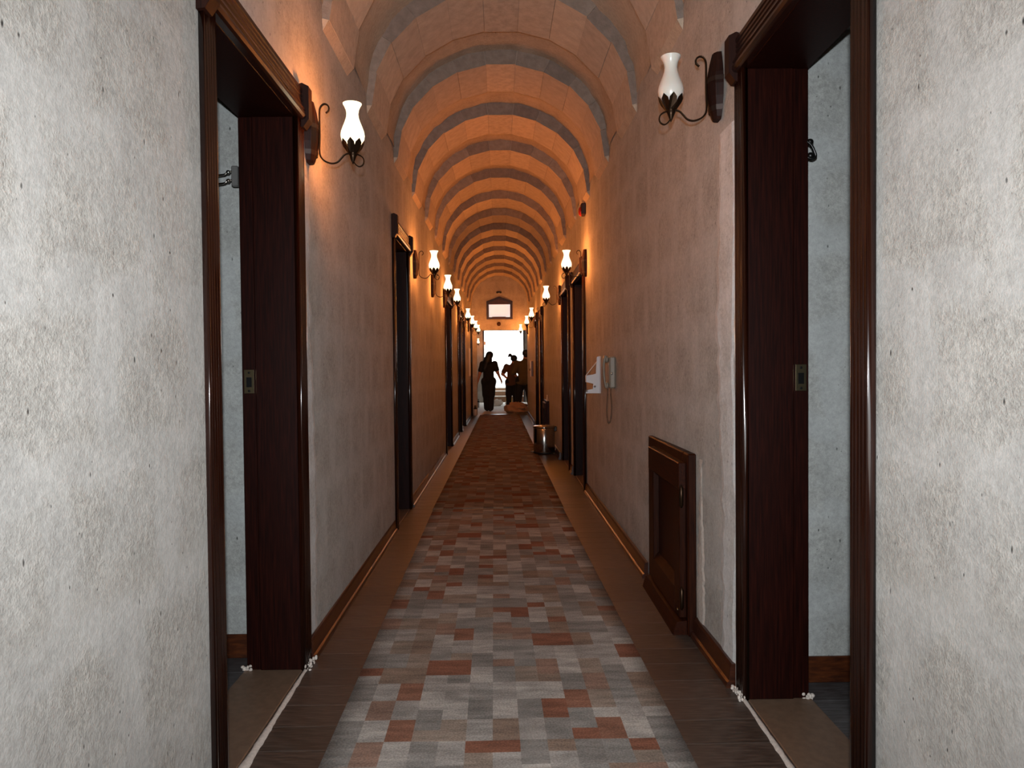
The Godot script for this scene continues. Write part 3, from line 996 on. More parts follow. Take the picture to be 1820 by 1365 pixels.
func place_sconce(t: Transform3D, label: String, lit := true):
	var o: Node3D
	if proto_sconce == null:
		proto_sconce = make_sconce()
		o = proto_sconce
	else:
		o = proto_sconce.duplicate()
		o.name = numbered("wall_lamp")
		add_child(o)
	o.transform = t
	o.set_meta("label", label)
	if not lit:
		o.get_node("bulb").free()
		var m: MeshInstance3D = o.get_node("glass_shade")
		m.material_override = M.shade_unlit

func access_door(s: float, label: String, near := true) -> Node3D:
	var o := thing("access_door", on_wall(1, s, 0), label, "access door", "small wooden access doors near the floor")
	var w := 0.90
	var h := 0.815
	var fr := MB.new()
	# outer board frame on the plaster: two uprights and a head, with a chamfered edge
	fr.box(Vector3(-w / 2, 0.0, -0.01), Vector3(-w / 2 + 0.20, h, 0.030), 0.006)
	fr.box(Vector3(w / 2 - 0.09, 0.0, -0.01), Vector3(w / 2, h, 0.030), 0.006)
	fr.box(Vector3(-w / 2 + 0.20, h - 0.10, -0.01), Vector3(w / 2 - 0.09, h, 0.030), 0.006)
	part("frame", fr.done(), M.wood_cabinet, o)
	# framed door standing proud: x from -0.26 (deeper) to 0.41 (nearer)
	var x0 := -0.285
	var x1 := 0.405
	var y0 := 0.07
	var y1 := 0.765
	var d := thing_part("door", o)
	for q in [[x0, x0 + 0.10, "stile"], [x1 - 0.10, x1, "stile"]]:
		var st := MB.new()
		st.box(Vector3(q[0], y0, 0.02), Vector3(q[1], y1, 0.058), 0.004)
		part("stile", st.done(), M.wood_cabinet, d)
	var tr := MB.new()
	tr.box(Vector3(x0 - 0.002, y1 - 0.115, 0.02), Vector3(x1 + 0.002, y1 + 0.006, 0.062), 0.004)
	part("rail", tr.done(), M.wood_cabinet_across, d)
	var br := MB.new()
	br.prism(P2([y0, 0.02, y0 + 0.155, 0.02, y0 + 0.150, 0.032, y0 + 0.115, 0.058, y0, 0.060]), Vector3(x0 + 0.10, 0, 0), Vector3.UP, Vector3.BACK, x1 - x0 - 0.20)
	part("rail", br.done(), M.wood_cabinet_across, d)
	var pn := MB.new()
	pn.box(Vector3(x0 + 0.09, y0 + 0.11, 0.012), Vector3(x1 - 0.09, y1 - 0.10, 0.028), 0.004)
	part("panel", pn.done(), M.wood_cabinet, d)
	var pl := MB.new()
	pl.prism(P2([-0.0, 0.0, 0.066, 0.0, 0.060, 0.074, 0.030, 0.084, 0.0, 0.092]), Vector3(x0 - 0.03, 0, 0), Vector3.UP, Vector3.BACK, x1 - x0 + 0.05)
	part("plinth", pl.done(), M.wood_cabinet_across, o)
	for y in [0.16, 0.62]:
		var hg := MB.new(true)
		hg.lathe(P2([0.0, -0.052, 0.004, -0.050, 0.006, -0.044, 0.0095, -0.040, 0.0095, 0.040, 0.006, 0.044, 0.0045, 0.050, 0.0, 0.053]), 12, Transform3D(Basis.IDENTITY, Vector3(x1 + 0.010, y, 0.050)))
		part("hinge", hg.done(), M.bronze, o)
	var sc := MB.new(true)
	sc.ball(Vector3(x1 - 0.03, 0.10, 0.060), Vector3(0.006, 0.006, 0.003), 10)
	part("screw_cap", sc.done(), M.brass, o)
	return o

func thing_part(called: String, parent: Node) -> Node3D:
	var d := Node3D.new()
	d.name = called
	parent.add_child(d, true)
	return d

func build_wall_things():
	# wall telephone: seen end on, its handset away from the wall
	var ph := thing("telephone", on_wall(1, 5.36, 1.165), "beige wall telephone with its handset hung up and a coiled cord looping below", "telephone")
	var b := MB.new()
	b.prism(P2([0.0, -0.118, 0.040, -0.118, 0.052, -0.085, 0.046, 0.0, 0.056, 0.085, 0.048, 0.112, 0.036, 0.106, 0.0, 0.116]), Vector3(-0.045, 0, 0), Vector3.BACK, Vector3.UP, -0.0)
	b = MB.new()
	b.box(Vector3(-0.045, -0.118, 0.0), Vector3(0.045, 0.116, 0.046), 0.010)
	part("base", b.done(), M.grey_plastic, ph)
	var hs := MB.new(true)
	hs.sweep(smooth_path(PackedVector3Array([Vector3(0, -0.118, 0.064), Vector3(0, -0.09, 0.073), Vector3(0, -0.03, 0.081), Vector3(0, 0.03, 0.083), Vector3(0, 0.09, 0.079), Vector3(0, 0.122, 0.068)]), 0.012), 0.010, 0.024, Vector3.RIGHT, 12)
	hs.ball(Vector3(0, -0.095, 0.058), Vector3(0.025, 0.026, 0.016))
	hs.ball(Vector3(0, 0.095, 0.060), Vector3(0.025, 0.026, 0.016))
	part("handset", hs.done(), M.grey_plastic, ph)
	var lamp := MB.new(true)
	lamp.ball(Vector3(0.046, -0.01, 0.028), Vector3(0.003, 0.010, 0.006), 10)
	part("hook_switch", lamp.done(), M.steel, ph)
	var cd := MB.new(true)
	var path := smooth_path(PackedVector3Array([Vector3(0.01, -0.12, 0.055), Vector3(0.012, -0.17, 0.056), Vector3(0.012, -0.26, 0.062), Vector3(0.010, -0.34, 0.058), Vector3(0.0, -0.375, 0.046), Vector3(-0.008, -0.34, 0.030), Vector3(-0.010, -0.25, 0.024), Vector3(-0.008, -0.16, 0.030), Vector3(-0.002, -0.118, 0.030)]), 0.002)
	var coil := PackedVector3Array()
	for i in path.size():
		var tn := (path[mini(i + 1, path.size() - 1)] - path[maxi(i - 1, 0)]).normalized()
		var u := tn.cross(Vector3.RIGHT).normalized()
		var a := i * 0.9
		coil.append(path[i] + (u * cos(a) + Vector3.RIGHT * sin(a)) * 0.0055)
	cd.sweep(coil, 0.0022, 0.0022, Vector3.RIGHT, 5)
	part("cord", cd.done(), M.phone_cord, ph)
	# white bracket beyond it
	var bk := thing("wall_bracket", on_wall(1, 6.12, 1.14), "white metal wall bracket with a slanted brace and two prongs", "bracket")
	var wb := MB.new()
	wb.prism(P2([0.0, -0.155, 0.118, -0.155, 0.118, -0.130, 0.060, -0.118, 0.056, -0.075, 0.112, -0.062, 0.118, -0.005, 0.060, 0.002, 0.034, 0.010, 0.030, 0.075, 0.024, 0.150, 0.0, 0.155]), Vector3(0.006, 0, 0), Vector3.BACK, Vector3.UP, 0.004)
	part("side_plate", wb.done(), M.white_metal, bk)
	var bp := MB.new()
	bp.box(Vector3(-0.045, -0.155, -0.002), Vector3(0.045, 0.155, 0.003), 0.001)
	part("back_plate", bp.done(), M.white_metal, bk)
	var lip := MB.new()
	lip.box(Vector3(-0.05, -0.062, 0.112), Vector3(0.008, -0.004, 0.118), 0.002)
	part("front_lip", lip.done(), M.white_metal, bk)
	var bc := MB.new(true)
	bc.sweep(PackedVector3Array([Vector3(0.0, 0.112, 0.022), Vector3(0.0, 0.058, 0.066), Vector3(0.0, -0.002, 0.114)]), 0.004, 0.010, Vector3.RIGHT, 8)
	part("brace", bc.done(), M.white_metal, bk)
	for q in [Vector3(0.010, -0.135, 0.112), Vector3(0.010, -0.098, 0.044)]:
		var sb := MB.new(true)
		sb.ball(q, Vector3(0.006, 0.009, 0.009), 10)
		part("screw_cap", sb.done(), M.steel, bk)
	# fire alarm sounder high on the wall
	var al := thing("fire_alarm", on_wall(1, 7.0, 2.705), "small dark alarm box with a red lens high on the wall", "alarm")
	var ab := MB.new()
	ab.box(Vector3(-0.055, -0.055, 0.0), Vector3(0.055, 0.055, 0.045), 0.008)
	part("case", ab.done(), M.alarm_case, al)
	var rl := MB.new(true)
	rl.ball(Vector3(0.0, -0.015, 0.045), Vector3(0.035, 0.045, 0.022), 18)
	part("lens", rl.done(), M.red_lens, al)
	var cb := MB.new(true)
	cb.sweep(PackedVector3Array([Vector3(0.0, 0.055, 0.008), Vector3(0.0, 0.13, 0.006)]), 0.005, 0.005, Vector3.RIGHT, 8)
	part("cable", cb.done(), M.alarm_case, al)
	# small glass-fronted box far along the same wall
	var gb := thing("wall_box", on_wall(1, 16.4, 1.19), "small pale framed box with a glinting knob far along the wall", "wall box")
	var fb := MB.new()
	fb.box(Vector3(-0.10, -0.17, 0.0), Vector3(0.10, 0.17, 0.05), 0.006)
	part("case", fb.done(), M.wood_light, gb)
	for q in [[-0.11, -0.18, 0.11, -0.155], [-0.11, 0.155, 0.11, 0.18], [-0.11, -0.155, -0.085, 0.155], [0.085, -0.155, 0.11, 0.155]]:
		var e := MB.new()
		e.box(Vector3(q[0], q[1], 0.045), Vector3(q[2], q[3], 0.062), 0.004)
		part("rim", e.done(), M.white_metal, gb)
	var kb := MB.new(true)
	kb.ball(Vector3(0.02, -0.02, 0.068), Vector3(0.03, 0.03, 0.02), 14)
	part("knob", kb.done(), M.steel, gb)
	# notice board on the far left wall
	var nb := thing("notice", on_wall(-1, 17.4, 1.36), "tall white paper notice on the wall close to the end doorway", "notice")
	var nm := MB.new()
	nm.box(Vector3(-0.24, -0.32, 0.0), Vector3(0.24, 0.32, 0.012), 0.003)
	part("board", nm.done(), M.paper, nb)
	for x in [-0.25, 0.25]:
		var e := MB.new()
		e.box(Vector3(x - 0.012, -0.335, 0.0), Vector3(x + 0.012, 0.335, 0.018), 0.003)
		part("edge_strip", e.done(), M.white_metal, nb)

func build_small_fittings():
	# the lunette and the lintel of the end wall carry two small fittings
	var a := thing("ceiling_spot", Transform3D(Basis.IDENTITY, Vector3(-0.02, 3.17, -END_S)), "small dark twin spot fitting on the lunette above the pointed window", "fitting")
	var b := MB.new()
	b.box(Vector3(-0.03, -0.02, 0.0), Vector3(0.03, 0.02, 0.03), 0.004)
	part("base", b.done(), M.black_plastic, a)
	for x in [-0.045, 0.045]:
		var h := MB.new(true)
		h.lathe(P2([0.0, 0.0, 0.022, 0.002, 0.026, 0.05, 0.020, 0.055, 0.0, 0.05]), 14, Transform3D(Basis(Vector3.RIGHT, 1.9), Vector3(x, 0.0, 0.02)))
		part("lamp_head", h.done(), M.black_plastic, a)
	var d := thing("detector", Transform3D(Basis(Vector3.RIGHT, PI / 2), Vector3(-0.03, 2.35, -END_S)), "small round plaster-coloured detector between the pointed window and the bright doorway", "detector")
	var m := MB.new(true)
	m.lathe(P2([0.0, 0.0, 0.045, 0.0, 0.045, 0.014, 0.030, 0.030, 0.012, 0.036, 0.0, 0.036]), 20)
	part("housing", m.done(), M.wood_light, d)
	var r := MB.new(true)
	r.lathe(P2([0.045, 0.0, 0.052, 0.0, 0.052, 0.008, 0.045, 0.010]), 20)
	part("rim", r.done(), M.wood_board, d)
	var c := thing("card", on_wall(1, 11.98, 0.669), "small white folded card standing on the far low access door", "card")
	for q in [[0.25, 0.004], [-0.25, 0.034]]:
		var e := MB.new()
		e.box(Vector3(-0.06, 0.0, -0.0015), Vector3(0.06, 0.09, 0.0015), 0.0, Transform3D(Basis(Vector3.RIGHT, q[0]), Vector3(0, 0.0005, q[1] - 0.004)))
		part("leaf", e.done(), M.paper, c)

func build_guards():
	# swing-bar door guard on the far jamb of the left doorway
	var g := thing("door_guard", Transform3D(Basis.IDENTITY, Vector3(-1.045, 1.975, -2.94)), "silver swing-bar door guard with two rods at the back of the jamb", "door guard", "door guards on the open doorways")
	var b := MB.new()
	b.box(Vector3(-0.016, -0.040, -0.018), Vector3(0.010, 0.040, 0.004), 0.003)
	part("plate", b.done(), M.satin_metal, g)
	for q in [[0.012, 0.0], [-0.022, 1.0]]:
		var r := MB.new(true)
		var y: float = q[0]
		r.sweep(smooth_path(PackedVector3Array([Vector3(-0.012, y + 0.004, 0.006), Vector3(-0.026, y, 0.010), Vector3(-0.036, y - 0.008, 0.012), Vector3(-0.055, y - 0.012, 0.012), Vector3(-0.17, y - 0.026, 0.012)]), 0.008), 0.0042, 0.0042, Vector3.BACK, 10)
		r.ball(Vector3(-0.025, y, 0.010), Vector3(0.009, 0.009, 0.009), 12)
		part("rod", r.done(), M.steel, g)
	var h := thing("door_guard", Transform3D(Basis.IDENTITY, Vector3(1.088, 1.975, -2.60)), "dark swing-bar door guard hooked on the edge of the wider doorway", "door guard", "door guards on the open doorways")
	var p := MB.new()
	p.box(Vector3(-0.004, -0.048, -0.012), Vector3(0.006, 0.048, 0.008), 0.002)
	part("plate", p.done(), M.dark_steel, h)
	for q in [[0.018, 0.030], [-0.030, 0.034]]:
		var r := MB.new(true)
		r.ball(Vector3(q[1] * 0.6, q[0], 0.004), Vector3(0.013, 0.012, 0.012), 12)
		part("knuckle", r.done(), M.dark_steel, h)
	var bar := MB.new(true)
	bar.sweep(smooth_path(PackedVector3Array([Vector3(0.006, 0.020, 0.008), Vector3(0.020, 0.004, 0.012), Vector3(0.030, -0.016, 0.012), Vector3(0.036, -0.034, 0.010), Vector3(0.024, -0.042, 0.008), Vector3(0.008, -0.036, 0.006)]), 0.006), 0.005, 0.005, Vector3.BACK, 10)
	part("bar", bar.done(), M.dark_steel, h)

func build_floor_things():
	# two lengths of runner
	var lens := [[-1.4, 6.2, "carpet", "patchwork runner carpet in worn grey and russet, nearer length", 0.0], [6.21, 18.9, "carpet_far_light_tint", "farther length of the patchwork runner, tinted browner for its warm light and rippled along its edge", 0.004]]
	for q in lens:
		var st := MB.new(true)
		var s0: float = q[0]
		var s1: float = q[1]
		var ns := int((s1 - s0) / 0.06)
		var nx := 14
		var g := []
		for j in ns + 1:
			var s := lerpf(s0, s1, float(j) / ns)
			var row := []
			for i in nx + 1:
				var f := float(i) / nx
				var le := -0.545 - 0.006 * s
				var re := 0.605 - 0.0135 * s
				if s0 > 3.0:
					le = -0.588 + 0.004 * (s - 6.2)
					re = 0.530 - 0.0045 * (s - 6.2)
				var y := 0.009 + 0.001 * sin(s * 2.3 + i)
				if s0 > 3.0:
					var rip := smoothstep(12.8, 14.0, s) * (1.0 - smoothstep(17.0, 18.0, s)) * smoothstep(0.55, 1.0, f)
					y += rip * 0.022 * pow(maxf(0.0, sin(s * 8.5 + f * 1.5 + sin(s * 2.0))), 1.5)
				row.append([Vector3(lerpf(le, re, f), y, -s), Vector2(f, s / 2.32)])
			g.append(row)
		for j in ns:
			for i in nx:
				st.quv(g[j][i][0], g[j][i + 1][0], g[j + 1][i + 1][0], g[j + 1][i][0], g[j][i][1], g[j][i + 1][1], g[j + 1][i + 1][1], g[j + 1][i][1])
			for e in [0, nx]:
				var a: Vector3 = g[j][e][0]
				var b: Vector3 = g[j + 1][e][0]
				var a0 := Vector3(a.x, 0, a.z)
				var b0 := Vector3(b.x, 0, b.z)
				var ua: Vector2 = g[j][e][1]
				var ub: Vector2 = g[j + 1][e][1]
				if e == 0: st.quv(a0, a, b, b0, ua, ua, ub, ub)
				else: st.quv(a, a0, b0, b, ua, ua, ub, ub)
		for j in [0, ns]:
			for i in nx:
				var a: Vector3 = g[j][i][0]
				var b: Vector3 = g[j][i + 1][0]
				var u: Vector2 = g[j][i][1]
				if j == 0: st.quv(Vector3(a.x, 0, a.z), Vector3(b.x, 0, b.z), b, a, u, u, u, u)
				else: st.quv(a, b, Vector3(b.x, 0, b.z), Vector3(a.x, 0, a.z), u, u, u, u)
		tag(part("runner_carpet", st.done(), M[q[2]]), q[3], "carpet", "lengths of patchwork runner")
	# pedal bin
	var bn := thing("waste_bin", Transform3D(Basis.IDENTITY, Vector3(0.605, 0.0125, -10.25)), "round steel pedal bin with a dark lid band on the plank floor by the wall", "bin")
	var bd := MB.new(true)
	bd.lathe(P2([0.0, 0.018, 0.148, 0.018, 0.150, 0.024, 0.150, 0.345, 0.148, 0.348]), 40)
	part("body", bd.done(), M.steel, bn)
	var bb := MB.new(true)
	bb.lathe(P2([0.0, 0.0, 0.152, 0.0, 0.156, 0.006, 0.154, 0.022, 0.149, 0.024]), 40)
	part("base_ring", bb.done(), M.black_plastic, bn)
	var ld := MB.new(true)
	ld.lathe(P2([0.149, 0.346, 0.155, 0.348, 0.156, 0.366, 0.150, 0.376, 0.120, 0.384, 0.0, 0.388]), 40)
	part("lid", ld.done(), M.steel, bn)
	var hg := MB.new()
	hg.box(Vector3(0.13, 0.30, -0.035), Vector3(0.178, 0.372, 0.035), 0.010)
	part("hinge", hg.done(), M.black_plastic, bn)
	var pd := MB.new()
	pd.box(Vector3(-0.20, 0.012, -0.03), Vector3(-0.145, 0.026, 0.03), 0.005)
	part("pedal", pd.done(), M.steel, bn)
	# sack by the doorway
	lumpy("sack", Vector3(0.43, 0.125, -19.62), Vector3(0.30, 0.155, 0.27), 5, 0.30, M.sack, "bulging brown cloth sack lying on the floor before the standing people", "sack", true)
	lumpy("laundry_bundle", Vector3(-0.10, 0.10, -23.6), Vector3(0.16, 0.11, 0.14), 9, 0.22, M.linen, "white bundle of linen on the sunlit floor by the woman's legs", "bundle", false)
	lumpy("laundry_bundle", Vector3(0.235, 0.085, -23.2), Vector3(0.09, 0.095, 0.12), 12, 0.22, M.linen, "smaller white bundle in front of the yellow board", "bundle", false)
	# yellow folding board
	var yb := thing("caution_board", Transform3D(Basis.IDENTITY, Vector3(0.27, 0, -24.3)), "bright yellow folding floor board before the outside steps", "floor sign")
	for sg in [-1, 1]:
		var e := MB.new()
		var t := Transform3D(Basis(Vector3.RIGHT, sg * 0.22), Vector3(0, 0.0, sg * 0.085))
		e.box(Vector3(-0.10, 0.0, -0.006), Vector3(0.10, 0.36, 0.006), 0.004, t.affine_inverse() if false else Transform3D(Basis(Vector3.RIGHT, -sg * 0.22), Vector3(0, 0.004, sg * 0.085)))
		part("panel", e.done(), M.yellow, yb)
	# two small shiny canisters by the far left jamb
	for q in [[-0.655, -19.05 + 0.28, "small chrome canister with a dark cap at the foot of the end jamb"], [-0.70, -22.6, "chrome canister with a dark cap standing beyond the end jamb"]]:
		var c := thing("canister", Transform3D(Basis.IDENTITY, Vector3(q[0], 0, q[1])), q[2], "canister", "chrome canisters by the end doorway")
		var cm := MB.new(true)
		cm.lathe(P2([0.0, 0.0, 0.036, 0.0, 0.038, 0.004, 0.038, 0.15, 0.030, 0.165, 0.0, 0.165]), 20)
		part("body", cm.done(), M.white_metal, c)
		var cc := MB.new(true)
		cc.lathe(P2([0.030, 0.163, 0.041, 0.165, 0.041, 0.19, 0.030, 0.20, 0.0, 0.202]), 20)
		part("cap", cc.done(), M.black_plastic, c)
		var cn := MB.new(true)
		cn.lathe(P2([0.018, 0.20, 0.026, 0.203, 0.028, 0.25, 0.016, 0.262, 0.0, 0.264]), 16)
		part("nozzle", cn.done(), M.steel, c)

func lumpy(called: String, c: Vector3, r: Vector3, seed_: int, amount: float, m: Material, label: String, category: String, tie: bool):
	var n := FastNoiseLite.new()
	n.seed = seed_
	n.frequency = 1.1
	n.fractal_octaves = 3
	var o := thing(called, Transform3D(Basis.IDENTITY, Vector3(c.x, 0, c.z)), label, category)
	var mb := MB.new(true)
	var nu := 40
	var nv := 24
	var pos := func(i: int, j: int) -> Vector3:
		var a := TAU * (i % nu) / nu
		var b := -PI / 2 + PI * j / nv
		var d := Vector3(cos(b) * cos(a), sin(b), cos(b) * sin(a))
		var k := 1.0 + amount * n.get_noise_3dv(d * 1.6) * 1.6 + 0.03 * sin(a * 7.0 + b * 5.0)
		var p := d * k * r + Vector3(0, c.y, 0)
		p.y = maxf(p.y, 0.001)
		return p
	for i in nu:
		for j in nv:
			mb.quad(pos.call(i, j), pos.call(i, j + 1), pos.call(i + 1, j + 1), pos.call(i + 1, j))
	part("cloth", mb.done(), m, o)
	if tie:
		var t := MB.new(true)
		for k in 5:
			var a := -0.5 + 0.25 * k
			t.sweep(smooth_path(PackedVector3Array([Vector3(r.x * 0.82, c.y + 0.01, 0.03 * (k - 2)), Vector3(r.x * 1.05, c.y + 0.03 * cos(a), 0.018 * (k - 2)), Vector3(r.x * 1.22, c.y + 0.05 * cos(a * 2.0) - 0.03, 0.04 * (k - 2))]), 0.02), 0.012, 0.016, Vector3.UP, 8)
		part("gathered_neck", t.done(), m, o)

# ---------------------------------------------------------------- people
# bones: [a, b, ra, rb]; joined by a smooth minimum on a grid, meshed as surface nets
func nets(mb: MB, bones: Array, cell: float, k: float):
	var lo := Vector3.INF
	var hi := -Vector3.INF
	for b in bones:
		var r := maxf(b[2], b[3]) + k + cell * 2.0
		for e in 2:
			lo = lo.min(b[e] - Vector3(r, r, r))
			hi = hi.max(b[e] + Vector3(r, r, r))
	var n := Vector3i(((hi - lo) / cell).ceil()) + Vector3i.ONE
	var nxy := n.x * n.y
	var f := PackedFloat32Array()
	f.resize(nxy * n.z)
	f.fill(10.0)
	for b in bones:
		var A: Vector3 = b[0]
		var B: Vector3 = b[1]
		var ra: float = b[2]
		var rb: float = b[3]
		var flat: Vector3 = b[4] if b.size() > 4 else Vector3.ONE     # squash of the distance about the bone
		var R := maxf(ra, rb) + k + cell * 1.5
		var l := Vector3i(((A.min(B) - Vector3(R, R, R) - lo) / cell).floor()).max(Vector3i.ZERO)
		var h := Vector3i(((A.max(B) + Vector3(R, R, R) - lo) / cell).ceil()).min(n - Vector3i.ONE)
		var AB := B - A
		var L2 := maxf(AB.length_squared(), 1e-9)
		for z in range(l.z, h.z + 1):
			for y in range(l.y, h.y + 1):
				for x in range(l.x, h.x + 1):
					var p := lo + Vector3(x, y, z) * cell
					var t := clampf((p - A).dot(AB) / L2, 0.0, 1.0)
					var d := ((p - A - AB * t) * flat).length() - lerpf(ra, rb, t)
					var i := x + y * n.x + z * nxy
					var o := f[i]
					var q := maxf(k - absf(o - d), 0.0) / k
					f[i] = minf(o, d) - q * q * k * 0.25
	var vid := {}
	var vp := PackedVector3Array()
	var offs := [0, 1, n.x, n.x + 1, nxy, nxy + 1, nxy + n.x, nxy + n.x + 1]
	var lim := cell * 2.0
	for z in n.z - 1:
		for y in n.y - 1:
			var row := y * n.x + z * nxy
			for x in n.x - 1:
				var i := row + x
				if absf(f[i]) > lim: continue
				var inside := 0
				for c in 8:
					if f[i + offs[c]] < 0.0: inside += 1
				if inside == 0 or inside == 8: continue
				var sum := Vector3.ZERO
				var cnt := 0
				for e in [[0, 1], [2, 3], [4, 5], [6, 7], [0, 2], [1, 3], [4, 6], [5, 7], [0, 4], [1, 5], [2, 6], [3, 7]]:
					var u := f[i + offs[e[0]]]
					var v := f[i + offs[e[1]]]
					if (u < 0.0) != (v < 0.0):
						var t := u / (u - v)
						var pa := Vector3(e[0] & 1, (e[0] >> 1) & 1, e[0] >> 2)
						var pb := Vector3(e[1] & 1, (e[1] >> 1) & 1, e[1] >> 2)
						sum += pa.lerp(pb, t)
						cnt += 1
				vid[i] = vp.size()
				vp.append(lo + (Vector3(x, y, z) + sum / cnt) * cell)
	var steps := [1, n.x, nxy]
	for i in vid:
		var u := f[i]
		for ax in 3:
			var v := f[i + steps[ax]]
			if (u < 0.0) == (v < 0.0): continue
			var s1: int = steps[(ax + 1) % 3]
			var s2: int = steps[(ax + 2) % 3]
			if not (vid.has(i - s1) and vid.has(i - s2) and vid.has(i - s1 - s2)): continue
			var a := vp[vid[i]]
			var b := vp[vid[i - s1]]
			var c := vp[vid[i - s1 - s2]]
			var d := vp[vid[i - s2]]
			if u < 0.0: mb.quad(a, b, c, d)
			else: mb.quad(a, d, c, b)

func hand_bones(w: Vector3, dir: Vector3, side_v: Vector3, curl: Vector3) -> Array:
	# palm then four bent fingers and a thumb; dir: along the hand, side_v: towards the thumb, curl: the way fingers bend
	var out := []
	var palm := w + dir * 0.085
	for k in 4:
		var o := side_v * (0.030 - 0.020 * k)
		out.append([w + dir * 0.01 + o * 0.6, palm + o, 0.014, 0.012])
		var len: float = [0.068, 0.076, 0.071, 0.056][k]
		var p1 := palm + o + dir * len * 0.45 + curl * 0.006
		var p2 := p1 + (dir * 0.75 + curl * 0.5).normalized() * len * 0.32
		var p3 := p2 + (dir * 0.4 + curl * 0.8).normalized() * len * 0.26
		out.append([palm + o, p1, 0.0095, 0.009])
		out.append([p1, p2, 0.009, 0.0082])
		out.append([p2, p3, 0.0082, 0.007])
	var t0 := w + dir * 0.025 + side_v * 0.026
	var t1 := t0 + (dir * 0.6 + side_v * 0.75 + curl * 0.2).normalized() * 0.040
	out.append([t0, t1, 0.013, 0.0105])
	out.append([t1, t1 + (dir * 0.9 + side_v * 0.25 + curl * 0.3).normalized() * 0.032, 0.0105, 0.008])
	return out

